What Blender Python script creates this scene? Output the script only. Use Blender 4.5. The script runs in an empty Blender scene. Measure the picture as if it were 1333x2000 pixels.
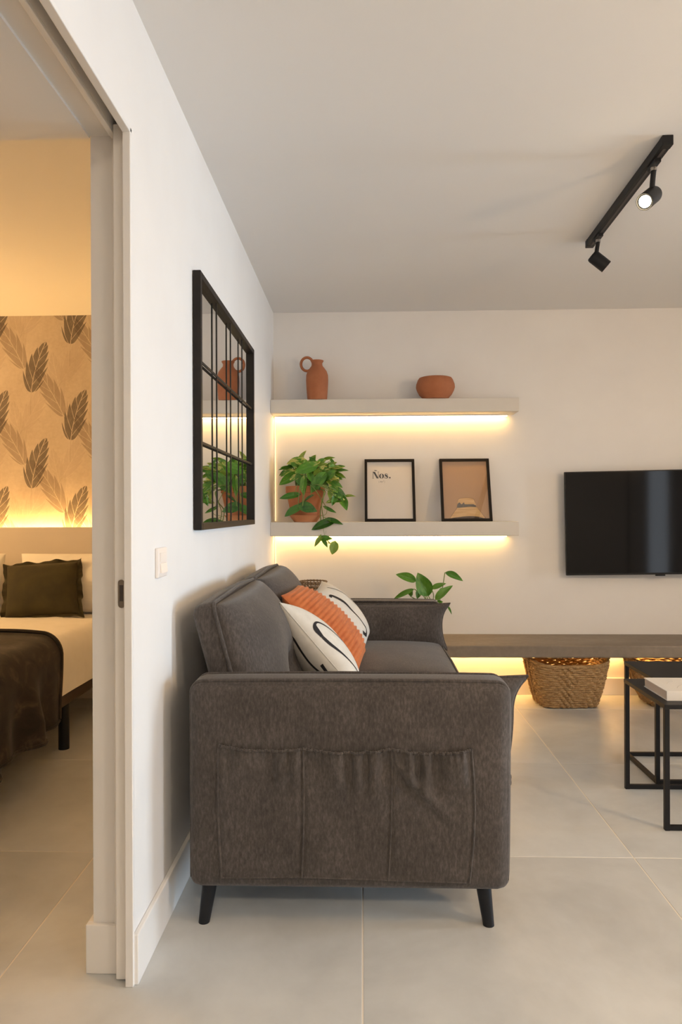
import bpy, bmesh, math, random
from mathutils import Vector, Matrix, noise
random.seed(7)
R = math.radians
scene = bpy.context.scene
col = scene.collection

# ------------------------------------------------------------------ camera
F, CAMH, ROLL = 1390.0, 1.2, 0.0038
YAW = math.atan(42.5 / F)
Xh = Vector((math.cos(YAW), math.sin(YAW), 0)); Fw = Vector((-math.sin(YAW), math.cos(YAW), 0)); Zu = Vector((0, 0, 1))
RIGHT = Xh * math.cos(ROLL) - Zu * math.sin(ROLL); UP = Zu * math.cos(ROLL) + Xh * math.sin(ROLL)
cam = bpy.data.cameras.new('camera'); cam_o = bpy.data.objects.new('camera', cam); col.objects.link(cam_o)
m = Matrix((RIGHT, UP, -Fw)).transposed().to_4x4(); m.translation = (0, 0, CAMH); cam_o.matrix_world = m
cam.sensor_fit = 'VERTICAL'; cam.sensor_height = 36.0; cam.sensor_width = 24.0; cam.lens = F / 2000 * 36; cam.clip_start = 0.05
scene.camera = cam_o

def at(px, py, X=None, Y=None, Z=None):
    """pixel of the 1333x2000 photo -> point on the plane x=X, y=Y or z=Z"""
    d = RIGHT * (px - 666.5) + UP * (1000 - py) + Fw * F
    t = X / d.x if X is not None else (Y / d.y if Y is not None else (Z - CAMH) / d.z)
    return d * t + Vector((0, 0, CAMH))

# ------------------------------------------------------------------ light and exposure
vs = scene.view_settings
vs.view_transform = 'Standard'; vs.look = 'None'; vs.gamma = 1.0; vs.exposure = 0.0; vs.use_curve_mapping = False
world = bpy.data.worlds.new('World'); scene.world = world; world.use_nodes = True
world.node_tree.nodes['Background'].inputs[0].default_value = (0.62, 0.76, 1.0, 1); world.node_tree.nodes['Background'].inputs[1].default_value = 1.0
WARM = (1.0, 0.56, 0.20); WARM2 = (1.0, 0.72, 0.44); DAY = (0.90, 0.95, 1.0)
XR, YREAR, CEIL, XL, YB = 7.0, -2.6, 2.52, -0.588, 4.70

def area(name, loc, direction, sx, sy, power, color, spread=180, up=None):
    l = bpy.data.lights.new(name, 'AREA'); l.shape = 'RECTANGLE'; l.size = sx; l.size_y = sy; l.energy = power; l.color = color; l.spread = R(spread)
    o = bpy.data.objects.new(name, l); col.objects.link(o)
    z = -Vector(direction).normalized(); u = Vector(up or (0, 0, 1)); x = u.cross(z).normalized(); y = z.cross(x)
    mm = Matrix((x, y, z)).transposed().to_4x4(); mm.translation = loc; o.matrix_world = mm
    return o
# daylight entering the openings of the right-hand and rear walls
area('daylight_window', (XR + 0.10, 2.7, 1.10), (-1, 0, 0), 0.7, 2.1, 27, (0.70, 0.87, 1.0), 48)
area('daylight_door', (XR + 0.10, 0.1, 1.15), (-1, 0, 0), 1.2, 2.1, 32, (0.40, 0.70, 1.0), 70)
area('daylight_rear', (4.0, YREAR - 0.10, 1.15), (0, 1, 0), 0.40, 2.1, 10, DAY)
# LED tapes (their luminous faces are modelled with the shelves, bench and headboard)
area('led_bench', (1.2, 4.66, 0.310), (0, 0.05, -1), 3.4, 0.012, 13.0, (1.0, 0.56, 0.18), up=(0, 1, 0))
area('led_headboard', (-2.15, 4.660, 1.092), (0, 0.5, 1), 2.8, 0.012, 4.5, WARM, up=(0, 1, 0))

# ------------------------------------------------------------------ node helper
class S:
    def __init__(s, nt, sock): s.nt, s.s = nt, sock
    def _m(s, op, b=None, c=None):
        n = s.nt.nodes.new('ShaderNodeMath'); n.operation = op
        for i, v in enumerate((s, b, c)):
            if v is None: continue
            if isinstance(v, S): s.nt.links.new(v.s, n.inputs[i])
            else: n.inputs[i].default_value = v
        return S(s.nt, n.outputs[0])
    def __add__(s, o): return s._m('ADD', o)
    __radd__ = __add__
    def __sub__(s, o): return s._m('SUBTRACT', o)
    def __rsub__(s, o): return (s * -1.0) + o
    def __mul__(s, o): return s._m('MULTIPLY', o)
    __rmul__ = __mul__
    def __truediv__(s, o): return s._m('DIVIDE', o)
    def abs(s): return s._m('ABSOLUTE')
    def sin(s): return s._m('SINE')
    def sqrt(s): return s._m('SQRT')
    def pow(s, e): return s._m('POWER', e)
    def frac(s): return s._m('FRACT')
    def floor(s): return s._m('FLOOR')
    def lt(s, o): return s._m('LESS_THAN', o)
    def gt(s, o): return s._m('GREATER_THAN', o)
    def max(s, o): return s._m('MAXIMUM', o)
    def min(s, o): return s._m('MINIMUM', o)
    def clamp(s):
        r = s.max(0.0); return r.min(1.0)

class Mat:
    def __init__(self, name, base=(0.8, 0.8, 0.8), rough=0.5, **kw):
        self.m = bpy.data.materials.new(name); self.m.use_nodes = True
        self.nt = self.m.node_tree; self.b = self.nt.nodes['Principled BSDF']
        self.b.inputs['Base Color'].default_value = (*base, 1); self.b.inputs['Roughness'].default_value = rough
        for k, v in kw.items(): self.b.inputs[k.replace('_', ' ')].default_value = v
        self._tc = None
    def tc(self, out='Object'):
        if not self._tc: self._tc = self.nt.nodes.new('ShaderNodeTexCoord')
        return self._tc.outputs[out]
    def xyz(self, out='Object'):
        n = self.nt.nodes.new('ShaderNodeSeparateXYZ'); self.nt.links.new(self.tc(out), n.inputs[0])
        return [S(self.nt, n.outputs[i]) for i in range(3)]
    def noise(self, scale, detail=3, rough=0.55, out='Object', stretch=None, dist=0.0):
        n = self.nt.nodes.new('ShaderNodeTexNoise'); n.inputs['Scale'].default_value = scale; n.inputs['Detail'].default_value = detail; n.inputs['Roughness'].default_value = rough; n.inputs['Distortion'].default_value = dist
        v = self.tc(out)
        if stretch:
            mp = self.nt.nodes.new('ShaderNodeMapping'); mp.inputs['Scale'].default_value = stretch; self.nt.links.new(v, mp.inputs[0]); v = mp.outputs[0]
        self.nt.links.new(v, n.inputs['Vector']); return S(self.nt, n.outputs['Fac'])
    def rnd(self):
        n = self.nt.nodes.new('ShaderNodeObjectInfo'); return S(self.nt, n.outputs['Random'])
    def ramp(self, fac, stops):
        n = self.nt.nodes.new('ShaderNodeValToRGB'); e = n.color_ramp.elements
        while len(e) < len(stops): e.new(0.5)
        for el, (p, c) in zip(e, stops): el.position = p; el.color = (*c, 1)
        self.nt.links.new(fac.s, n.inputs[0]); return n.outputs[0]
    def mix(self, fac, a, b, mode='MIX'):
        n = self.nt.nodes.new('ShaderNodeMix'); n.data_type = 'RGBA'; n.blend_type = mode
        for i, v in ((0, fac), (6, a), (7, b)):
            if isinstance(v, S): self.nt.links.new(v.s, n.inputs[i])
            elif isinstance(v, bpy.types.NodeSocket): self.nt.links.new(v, n.inputs[i])
            elif isinstance(v, tuple): n.inputs[i].default_value = (*v, 1)
            else: n.inputs[i].default_value = v
        return n.outputs[2]
    def color(self, sock): self.nt.links.new(sock, self.b.inputs['Base Color']); return self
    def roughness(self, s): self.nt.links.new(s.s, self.b.inputs['Roughness']); return self
    def bump(self, s, strength=0.3, dist=0.002):
        n = self.nt.nodes.new('ShaderNodeBump'); n.inputs['Strength'].default_value = strength; n.inputs['Distance'].default_value = dist
        self.nt.links.new(s.s, n.inputs['Height']); self.nt.links.new(n.outputs[0], self.b.inputs['Normal']); return self

def emis(name, color, strength):
    M_ = Mat(name, color, 0.5); M_.b.inputs['Emission Color'].default_value = (*color, 1); M_.b.inputs['Emission Strength'].default_value = strength; return M_
def noisy(name, a, b, scale, rough, bump=0.0, bscale=None, detail=4, bdist=0.002, out='Object', stretch=None, **kw):
    M_ = Mat(name, a, rough, **kw); n = M_.noise(scale, detail, out=out, stretch=stretch)
    M_.color(M_.ramp(n, [(0.3, a), (0.7, b)]))
    if bump: M_.bump(M_.noise(bscale or scale * 4, 3, out=out, stretch=stretch), bump, bdist)
    return M_

wallm = noisy('wall_paint', (0.80, 0.78, 0.765), (0.83, 0.815, 0.80), 3, 0.75, 0.10, 9, bdist=0.006)
ceilm = Mat('ceiling_paint', (0.83, 0.825, 0.82), 0.85)
bedwallm = Mat('bedroom_paint', (0.80, 0.77, 0.73), 0.8)
trimm = Mat('white_lacquer', (0.84, 0.82, 0.80), 0.35)
shelfm = noisy('shelf_paint', (0.66, 0.62, 0.56), (0.70, 0.66, 0.60), 5, 0.6, 0.08, 20)
headm = Mat('headboard_paint', (0.70, 0.63, 0.55), 0.7)
# porcelain tile: concrete clouds
tilem = Mat('porcelain_tile', (0.5, 0.5, 0.5), 0.38)
n1 = tilem.noise(1.6, 6, 0.6, dist=0.6); n2 = tilem.noise(9, 4); n3 = tilem.rnd()
tilem.color(tilem.ramp(n1 * 0.7 + n2 * 0.2 + n3 * 0.12, [(0.30, (0.42, 0.432, 0.436)), (0.50, (0.55, 0.566, 0.572)), (0.70, (0.66, 0.68, 0.688))]))
tilem.roughness(n2 * 0.15 + 0.30)
groutm = Mat('grout', (0.80, 0.75, 0.68), 0.9)
# sofa velvet
sofam = Mat('taupe_velvet', (0.1, 0.09, 0.08), 0.9)
n1 = sofam.noise(7, 4, 0.6); n2 = sofam.noise(160, 3, 0.7, stretch=(1, 1, 0.35)); n3 = sofam.noise(420, 2)
sofam.color(sofam.ramp(n1 * 0.34 + n2 * 0.66, [(0.30, (0.030, 0.0240, 0.0208)), (0.51, (0.062, 0.0510, 0.0450)), (0.72, (0.120, 0.102, 0.092))]))
sofam.bump(n2 + n3 * 0.6, 0.35, 0.0012); sofam.b.inputs['Sheen Weight'].default_value = 0.22; sofam.b.inputs['Sheen Roughness'].default_value = 0.45; sofam.b.inputs['Sheen Tint'].default_value = (0.8, 0.78, 0.76, 1)
blackm = Mat('black_metal', (0.012, 0.012, 0.0135), 0.45)
blackleg = Mat('black_leg', (0.012, 0.013, 0.016), 0.32)
mframem = noisy('mirror_frame_metal', (0.012, 0.0095, 0.008), (0.018, 0.014, 0.011), 20, 0.5)
mirrorm = Mat('mirror_glass', (0.86, 0.86, 0.84), 0.015, Metallic=1.0)
terram = noisy('terracotta', (0.37, 0.125, 0.050), (0.43, 0.155, 0.065), 14, 0.8, 0.15, 120, bdist=0.001)
potm = noisy('pot_terracotta', (0.42, 0.135, 0.045), (0.50, 0.19, 0.075), 9, 0.75, 0.15, 90, bdist=0.001)
saucerm = noisy('saucer_terracotta', (0.50, 0.20, 0.085), (0.58, 0.25, 0.11), 12, 0.75)
soilm = Mat('soil', (0.03, 0.02, 0.013), 0.95)
concm = Mat('microcement', (0.2, 0.17, 0.13), 0.55)
n1 = concm.noise(3.2, 6, 0.6, stretch=(0.5, 1.6, 1)); n2 = concm.noise(30, 4)
concm.color(concm.ramp(n1 * 0.75 + n2 * 0.25, [(0.3, (0.155, 0.125, 0.095)), (0.55, (0.23, 0.19, 0.15)), (0.75, (0.30, 0.26, 0.21))])); concm.bump(n2, 0.25, 0.004)
tvm = Mat('tv_plastic', (0.012, 0.012, 0.013), 0.35)
screenm = Mat('tv_screen', (0.003, 0.003, 0.0035), 0.06)
for q_ in (screenm, tvm, blackm, blackleg, mframem): q_.b.inputs['Specular IOR Level'].default_value = 0.22
greenm = Mat('leaf', (0.05, 0.2, 0.02), 0.38)
def leafmat(name, dark, mid, cream, amt):
    L = Mat(name, dark, 0.36); n1 = L.noise(3.2, 3, 0.6, stretch=(1.0, 0.6, 1)); r = L.rnd()
    L.color(L.ramp(n1 * 0.8 + r * 0.30, [(0.30, dark), (0.55, mid), (0.68 - amt, mid), (0.78 - amt, cream)]))
    L.b.inputs['Subsurface Weight'].default_value = 0.0
    L.bump(L.noise(5, 2), 0.15, 0.05); return L
pothosm = leafmat('pothos_leaf', (0.022, 0.10, 0.006), (0.085, 0.25, 0.014), (0.55, 0.52, 0.15), 0.07)
pothosd = leafmat('pothos_leaf_dark', (0.012, 0.065, 0.006), (0.045, 0.165, 0.012), (0.12, 0.28, 0.04), 0.0)
pothosl = leafmat('pothos_leaf_young', (0.10, 0.22, 0.012), (0.20, 0.32, 0.03), (0.45, 0.45, 0.12), 0.02)
lilym = leafmat('lily_leaf', (0.04, 0.16, 0.015), (0.12, 0.28, 0.03), (0.25, 0.36, 0.06), 0.0)
stemm = Mat('stem', (0.16, 0.24, 0.05), 0.5)
brownstemm = Mat('dry_stem', (0.18, 0.11, 0.05), 0.7)
# seagrass
grassm = Mat('seagrass', (0.4, 0.24, 0.1), 0.8)
n1 = grassm.noise(26, 3, 0.6, stretch=(1, 1, 5)); n2 = grassm.noise(90, 3, 0.7, stretch=(1, 1, 2))
grassm.color(grassm.ramp(n1 * 0.5 + n2 * 0.5, [(0.3, (0.13, 0.065, 0.022)), (0.5, (0.36, 0.22, 0.095)), (0.72, (0.55, 0.40, 0.21))])); grassm.bump(n2, 0.6, 0.004)
wickerm = noisy('dark_wicker', (0.10, 0.06, 0.03), (0.30, 0.20, 0.11), 60, 0.7, 0.4, 120)
linenm = noisy('ivory_linen', (0.66, 0.62, 0.55), (0.73, 0.69, 0.62), 30, 0.9, 0.25, 500, bdist=0.0008)
inkm = Mat('black_ink', (0.012, 0.010, 0.012), 0.75)
cordm = noisy('rust_corduroy', (0.46, 0.105, 0.022), (0.60, 0.17, 0.045), 22, 0.9, 0.2, 300, bdist=0.001)
cordm.b.inputs['Sheen Weight'].default_value = 0.4; cordm.b.inputs['Sheen Tint'].default_value = (1, 0.6, 0.4, 1)
olivem = noisy('olive_velvet', (0.022, 0.017, 0.0035), (0.044, 0.035, 0.008), 9, 0.85); olivem.b.inputs['Sheen Weight'].default_value = 0.1; olivem.b.inputs['Sheen Tint'].default_value = (0.6, 0.55, 0.3, 1)
throwm = Mat('brown_plush', (0.03, 0.02, 0.012), 0.9)
n1 = throwm.noise(10, 5, 0.65, dist=1.2); throwm.color(throwm.ramp(n1, [(0.35, (0.010, 0.007, 0.005)), (0.55, (0.024, 0.017, 0.011)), (0.72, (0.075, 0.054, 0.036))])); throwm.b.inputs['Sheen Weight'].default_value = 0.08
sheetm = noisy('white_bedding', (0.82, 0.79, 0.73), (0.86, 0.83, 0.78), 12, 0.85, 0.3, 14, bdist=0.01)
bedm = noisy('bed_wood', (0.020, 0.011, 0.006), (0.035, 0.019, 0.010), 12, 0.5)
paperm = Mat('poster_paper', (0.76, 0.70, 0.63), 0.7)
paperm2 = noisy('poster_tan', (0.47, 0.285, 0.155), (0.50, 0.305, 0.168), 3, 0.6)
framem = Mat('black_wood', (0.011, 0.008, 0.006), 0.5); framem.b.inputs['Specular IOR Level'].default_value = 0.2
strawm = noisy('printed_straw', (0.58, 0.33, 0.12), (0.78, 0.55, 0.29), 10, 0.7, stretch=(1, 1, 16))
ribbonm = noisy('printed_ribbon', (0.10, 0.085, 0.075), (0.16, 0.14, 0.12), 40, 0.7)
strawo = Mat('printed_outline', (0.30, 0.17, 0.085), 0.7)
strawd = Mat('printed_shadow', (0.09, 0.06, 0.04), 0.7)
pagem = noisy('book_pages', (0.58, 0.48, 0.40), (0.66, 0.56, 0.47), 12, 0.85, stretch=(1, 1, 60))
coverm = Mat('book_cover', (0.74, 0.72, 0.69), 0.5)
sketchm = Mat('book_sketch', (0.45, 0.42, 0.38), 0.6)
steelm = Mat('satin_steel', (0.42, 0.39, 0.36), 0.35, Metallic=1.0)
holem = Mat('dark_recess', (0.06, 0.05, 0.045), 0.6)
switchm = Mat('switch_plastic', (0.82, 0.77, 0.74), 0.3)
ledm = emis('led_tape', (1.0, 0.60, 0.19), 24.0)
benchledm = emis('bench_led', (1.0, 0.55, 0.15), 9.0)
cornerm = emis('corner_led', (1.0, 0.70, 0.32), 2.2)
lensm = emis('lamp_lens', (1.0, 0.80, 0.50), 60.0)
lensm2 = emis('lamp_lens_side', (1.0, 0.80, 0.55), 6.0)
diffm = emis('lamp_diffuser', (1.0, 0.82, 0.60), 82.0)
globem = emis('lamp_globe', (1.0, 0.59, 0.24), 165.0)
floorglobem = emis('floor_lamp_globe', (1.0, 0.66, 0.35), 104.0)
skymat = Mat('window_glass', (1, 1, 1), 0.0)
def thin_glass(M_, gloss=0.06, rough=0.0):
    nt = M_.nt; nt.nodes.remove(M_.b); t = nt.nodes.new('ShaderNodeBsdfTransparent'); g = nt.nodes.new('ShaderNodeBsdfGlossy'); g.inputs['Roughness'].default_value = rough
    x = nt.nodes.new('ShaderNodeMixShader'); x.inputs[0].default_value = gloss; nt.links.new(t.outputs[0], x.inputs[1]); nt.links.new(g.outputs[0], x.inputs[2])
    nt.links.new(x.outputs[0], [n for n in nt.nodes if n.type == 'OUTPUT_MATERIAL'][0].inputs[0])
thin_glass(skymat)
pglassm = Mat('picture_glass'); thin_glass(pglassm, 0.07, 0.02)

# feather wallpaper -------------------------------------------------
def wallpaper():
    W = Mat('feather_wallpaper', (0.6, 0.52, 0.42), 0.8)
    x, y, z = W.xyz('Object')
    PU, PV = 0.534, 0.642
    cloud = W.noise(4.0, 5, 0.6); fine = W.noise(45, 3, 0.6)
    colr = W.ramp(cloud * 0.7 + fine * 0.3, [(0.32, (0.44, 0.36, 0.275)), (0.68, (0.60, 0.515, 0.42))])
    lines = None
    def feather(ox, oz, L, Wd, ang, bend, seed):
        # local cell coordinates centred on the feather root
        u = ((x - ox) / PU + 0.5); u = (u - u.floor() - 0.5) * PU
        v = ((z - oz) / PV + 0.5); v = (v - v.floor() - 0.5) * PV
        c, s_ = math.cos(ang), math.sin(ang)
        a = u * c - v * s_; b = (u * s_ + v * c) / L + 0.5          # b runs 0..1 from root to tip
        a = a - (b * b) * bend
        side = a.gt(0.0)
        saw = ((b - a.abs() * 5.0 / 1.0) * 4.3 + side * 0.43 + seed).frac()
        bb = b.clamp()
        prof = ((bb.pow(0.75)) * 3.14159).sin().max(0.0).pow(0.62)
        w = prof * Wd * (saw * 0.38 + 0.66)
        inside = (a.abs()).lt(w) * b.gt(0.0) * b.lt(1.0)
        rib = 1.0 - a.abs().lt(0.0022)
        slit = saw.gt(0.07)
        barbs = ((b - a.abs() * 6.0) * 150.0).sin() * 0.16 + 0.84
        quill = (a.abs()).lt(0.0016) * b.gt(-0.45) * b.lt(0.0)
        return inside * rib * slit * barbs, quill
    def px(pxx, pyy):
        p = at(pxx, pyy, Y=YB - 0.004); return p.x - WP_C[0], p.z - WP_C[2]
    specs = []
    for (p, L, Wd, ang, bend, c, s_) in (
        ((108, 735), 0.32, 0.055, R(-18), 0.03, (0.40, 0.325, 0.255), 0.45),     # faint ghosts
        ((148, 700), 0.36, 0.065, R(32), -0.03, (0.42, 0.335, 0.27), 0.45),
        ((102, 762), 0.38, 0.070, R(-24), -0.045, (0.25, 0.19, 0.145), 0.8),    # mid tone
        ((66, 716), 0.345, 0.078, R(6), 0.065, (0.075, 0.06, 0.048), 0.97)):      # dark
        ox, oz = px(*p)
        for k in (0, 1):
            f, q = feather(ox + k * PU / 2, oz - k * PV / 2, L, Wd, ang, bend, 0.31 * k)
            mott = W.noise(16, 3) if k == 0 else mott
            colr = W.mix((f * s_) * (mott * 0.7 + 0.62).clamp(), colr, c)
            colr = W.mix(q * 0.35, colr, (0.25, 0.19, 0.14))
    W.color(colr); return W
WP_C = (-2.12, YB - 0.004, 1.05)

# ------------------------------------------------------------------ mesh helpers
ORIG = {}
def obj(name, verts, faces, mat, parent=None, smooth=True, origin=None):
    vs_ = [Vector(v) for v in verts]
    if parent is not None: o0 = ORIG[parent.name]
    elif origin is not None: o0 = Vector(origin)
    else:
        lo = Vector([min(v[i] for v in vs_) for i in range(3)]); hi = Vector([max(v[i] for v in vs_) for i in range(3)])
        o0 = Vector(((lo.x + hi.x) / 2, (lo.y + hi.y) / 2, lo.z))
    me = bpy.data.meshes.new(name); me.from_pydata([v - o0 for v in vs_], [], faces); me.validate()
    bm = bmesh.new(); bm.from_mesh(me); bmesh.ops.recalc_face_normals(bm, faces=bm.faces); bm.to_mesh(me); bm.free()
    mats = mat if isinstance(mat, (list, tuple)) else [mat]
    for k in mats: me.materials.append(k.m)
    if smooth:
        me.polygons.foreach_set('use_smooth', [True] * len(me.polygons))
        try: me.set_sharp_from_angle(angle=R(38))
        except Exception: pass
    o = bpy.data.objects.new(name, me); col.objects.link(o)
    if parent is not None: o.parent = parent
    else: o.location = o0
    ORIG[o.name] = o0
    return o
def thing(name, loc, label, cat, group=None):
    o = bpy.data.objects.new(name, None); col.objects.link(o); o.location = loc; o.empty_display_size = 0.1
    ORIG[o.name] = Vector(loc); return tag(o, label, cat, group)
def tag(o, label, cat, group=None):
    o['label'] = label; o['category'] = cat
    if group: o['group'] = group
    return o
def struct(o, label=None):
    o['kind'] = 'structure'
    if label: o['label'] = label
    return o
class G:
    """collects geometry for one mesh"""
    def __init__(s): s.v, s.f, s.round = [], [], False
    def add(s, v, f):
        k = len(s.v); s.round = True; s.v += [Vector(p) for p in v]; s.f += [tuple(i + k for i in q) for q in f]; return s
    def box(s, x0, x1, y0, y1, z0, z1, bevel=0.0, seg=2):
        bm = bmesh.new(); bmesh.ops.create_cube(bm, size=1)
        for v in bm.verts: v.co = Vector(((x0 + x1) / 2 + v.co.x * (x1 - x0), (y0 + y1) / 2 + v.co.y * (y1 - y0), (z0 + z1) / 2 + v.co.z * (z1 - z0)))
        if bevel: bmesh.ops.bevel(bm, geom=bm.edges[:], offset=bevel, segments=seg, affect='EDGES', profile=0.5)
        bm.verts.index_update(); r_ = s.round; s.add([v.co.copy() for v in bm.verts], [[v.index for v in f.verts] for f in bm.faces]); s.round = r_; bm.free(); return s
    def tube(s, pts, r, seg=8, closed=False, caps=True):
        pts = [Vector(p) for p in pts]; n = len(pts); k = len(s.v); up = None; s.round = True
        for i, p in enumerate(pts):
            a = pts[(i - 1) % n] if (closed or i > 0) else p; b = pts[(i + 1) % n] if (closed or i < n - 1) else p
            t = (b - a).normalized()
            if up is None: up = Vector((0, 0, 1)) if abs(t.z) < 0.9 else Vector((1, 0, 0))
            x = up.cross(t)
            if x.length < 1e-6: x = Vector((1, 0, 0)).cross(t)
            x.normalize(); y = t.cross(x); up = y
            rr = r[i] if isinstance(r, (list, tuple)) else r
            for j in range(seg):
                th = 2 * math.pi * j / seg; s.v.append(p + x * math.cos(th) * rr + y * math.sin(th) * rr)
        for i in range(n if closed else n - 1):
            for j in range(seg):
                a, b = k + i * seg, k + ((i + 1) % n) * seg
                s.f.append((a + j, a + (j + 1) % seg, b + (j + 1) % seg, b + j))
        if caps and not closed:
            s.f.append(tuple(k + j for j in range(seg))[::-1]); s.f.append(tuple(k + (n - 1) * seg + j for j in range(seg)))
        return s
    def lathe(s, prof, c, seg=40, sx=1, sy=1, n4=None):
        k = len(s.v); c = Vector(c); s.round = True
        for (r, z) in prof:
            for j in range(seg):
                th = 2 * math.pi * j / seg; cx, cy = math.cos(th), math.sin(th)
                if n4: q = (abs(cx) ** n4 + abs(cy) ** n4) ** (-1 / n4); cx, cy = cx * q, cy * q
                s.v.append(c + Vector((r * cx * sx, r * cy * sy, z)))
        for i in range(len(prof) - 1):
            for j in range(seg):
                a, b = k + i * seg, k + (i + 1) * seg; s.f.append((a + j, a + (j + 1) % seg, b + (j + 1) % seg, b + j))
        if prof[0][0] > 1e-5: s.f.append(tuple(k + j for j in range(seg))[::-1])
        if prof[-1][0] > 1e-5: s.f.append(tuple(k + (len(prof) - 1) * seg + j for j in range(seg)))
        return s
    def surf(s, fn, nu, nv, closed_u=False):
        k = len(s.v); s.round = True
        for i in range(nu + 1):
            for j in range(nv + 1): s.v.append(Vector(fn(i / nu, j / nv)))
        for i in range(nu):
            for j in range(nv): a = k + i * (nv + 1) + j; s.f.append((a, a + nv + 1, a + nv + 2, a + 1))
        return s
    def cyl(s, a, b, ra, rb=None, seg=24): return s.tube([a, b], [ra, rb if rb else ra], seg)
    def poly(s, pts, thick_vec=None):
        k = len(s.v); n = len(pts); s.v += [Vector(p) for p in pts]; s.f.append(tuple(range(k, k + n)))
        if thick_vec is not None:
            tv = Vector(thick_vec); s.v += [Vector(p) + tv for p in pts]; s.f.append(tuple(range(k + 2 * n - 1, k + n - 1, -1)))
            for i in range(n): s.f.append((k + i, k + (i + 1) % n, k + n + (i + 1) % n, k + n + i))
        return s
    def revolve(s, prof, o, d, seg=32):
        s.round = True; k = len(s.v); o, d = Vector(o), Vector(d).normalized(); x = d.orthogonal().normalized(); y = d.cross(x)
        for (r, t) in prof:
            for j in range(seg): th = 2 * math.pi * j / seg; s.v.append(o + d * t + (x * math.cos(th) + y * math.sin(th)) * r)
        for i in range(len(prof) - 1):
            for j in range(seg): a, b = k + i * seg, k + (i + 1) * seg; s.f.append((a + j, a + (j + 1) % seg, b + (j + 1) % seg, b + j))
        s.f.append(tuple(k + j for j in range(seg))[::-1]); s.f.append(tuple(k + (len(prof) - 1) * seg + j for j in range(seg))); return s
    def make(s, name, mat, parent=None, **kw):
        kw.setdefault('smooth', s.round); return obj(name, s.v, s.f, mat, parent, **kw)

def smooth_path(pts, n=8, closed=False):
    P = [Vector(p) for p in pts]; out = []; N = len(P)
    for i in range(N if closed else N - 1):
        g = (lambda k: P[k % N]) if closed else (lambda k: P[max(0, min(N - 1, k))])
        p0, p1, p2, p3 = g(i - 1), g(i), g(i + 1), g(i + 2)
        for j in range(n):
            t = j / n; out.append(0.5 * ((2 * p1) + (p2 - p0) * t + (2 * p0 - 5 * p1 + 4 * p2 - p3) * t * t + (3 * p1 - p0 - 3 * p2 + p3) * t ** 3))
    if not closed: out.append(P[-1])
    return out

def puffy(c, ax, half, r=0.03, bulge=(0, 0, 0, 0, 0, 0), n=14, e=0.6, deform=None):
    """rounded box; bulge = extra height on -x +x -y +y -z +z faces; ax = 3 axes"""
    g = G(); keys = {}; g.round = True
    ax = [Vector(a) for a in ax]; c = Vector(c)
    def vert(p):
        k = tuple(round(q, 5) for q in p)
        if k in keys: return keys[k]
        q = [p[i] * half[i] for i in range(3)]
        inner = [max(-half[i] + r, min(half[i] - r, q[i])) for i in range(3)]
        d = Vector([q[i] - inner[i] for i in range(3)])
        if d.length > 1e-9: d = d.normalized() * r
        w = Vector(inner) + d
        for i in range(3):
            o1, o2 = [j for j in range(3) if j != i]
            bl = bulge[2 * i] if p[i] < 0 else bulge[2 * i + 1]
            if bl: w[i] += math.copysign(1, p[i]) * bl * abs(p[i]) ** 3 * max(0, (1 - abs(p[o1]) ** 2.6) * (1 - abs(p[o2]) ** 2.6)) ** e
        if deform: w = deform(p, w)
        keys[k] = len(g.v); g.v.append(c + ax[0] * w[0] + ax[1] * w[1] + ax[2] * w[2]); return keys[k]
    # parameter spacing denser at the edges
    tt = [math.sin(math.pi / 2 * (2 * i / n - 1)) for i in range(n + 1)]
    for i in range(3):
        o1, o2 = [j for j in range(3) if j != i]
        for sgn in (-1, 1):
            for a in range(n):
                for b in range(n):
                    q = []
                    for (da, db) in ((0, 0), (1, 0), (1, 1), (0, 1)):
                        p = [0, 0, 0]; p[i] = sgn; p[o1] = tt[a + da]; p[o2] = tt[b + db]; q.append(vert(p))
                    g.f.append(tuple(q))
    return g
AX = ((1, 0, 0), (0, 1, 0), (0, 0, 1))

def pillow_fn(c, eu, ev, en, hu, hv, T, pinch=0.07, power=0.42, extra=None):
    c, eu, ev, en = [Vector(q) for q in (c, eu, ev, en)]
    def f(u, v, side):
        x = u * (1 - pinch * (1 - abs(v) ** 2.2)); y = v * (1 - pinch * (1 - abs(u) ** 2.2))
        t = T * max(0.0, (1 - abs(u) ** 2.2) * (1 - abs(v) ** 2.2)) ** power
        if extra: t += extra(u, v, side)
        return c + eu * hu * x + ev * hv * y + en * (t * side)
    return f
def pillow_mesh(f, nu=28, nv=28):
    g = G(); g.round = True; tu = [math.sin(math.pi / 2 * (2 * i / nu - 1)) for i in range(nu + 1)]; tv = [math.sin(math.pi / 2 * (2 * j / nv - 1)) for j in range(nv + 1)]
    idx = {}
    for side in (1, -1):
        for i in range(nu + 1):
            for j in range(nv + 1):
                if side == -1 and (i in (0, nu) or j in (0, nv)): idx[side, i, j] = idx[1, i, j]; continue
                idx[side, i, j] = len(g.v); g.v.append(f(tu[i], tv[j], side))
        for i in range(nu):
            for j in range(nv):
                q = (idx[side, i, j], idx[side, i + 1, j], idx[side, i + 1, j + 1], idx[side, i, j + 1]); g.f.append(q)
    return g
def pillow_edge(f, n=20):
    ring = [(-1 + 2 * i / n, -1) for i in range(n)] + [(1, -1 + 2 * i / n) for i in range(n)] + [(1 - 2 * i / n, 1) for i in range(n)] + [(-1, 1 - 2 * i / n) for i in range(n)]
    return [f(u, v, 1) for u, v in ring]

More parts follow.
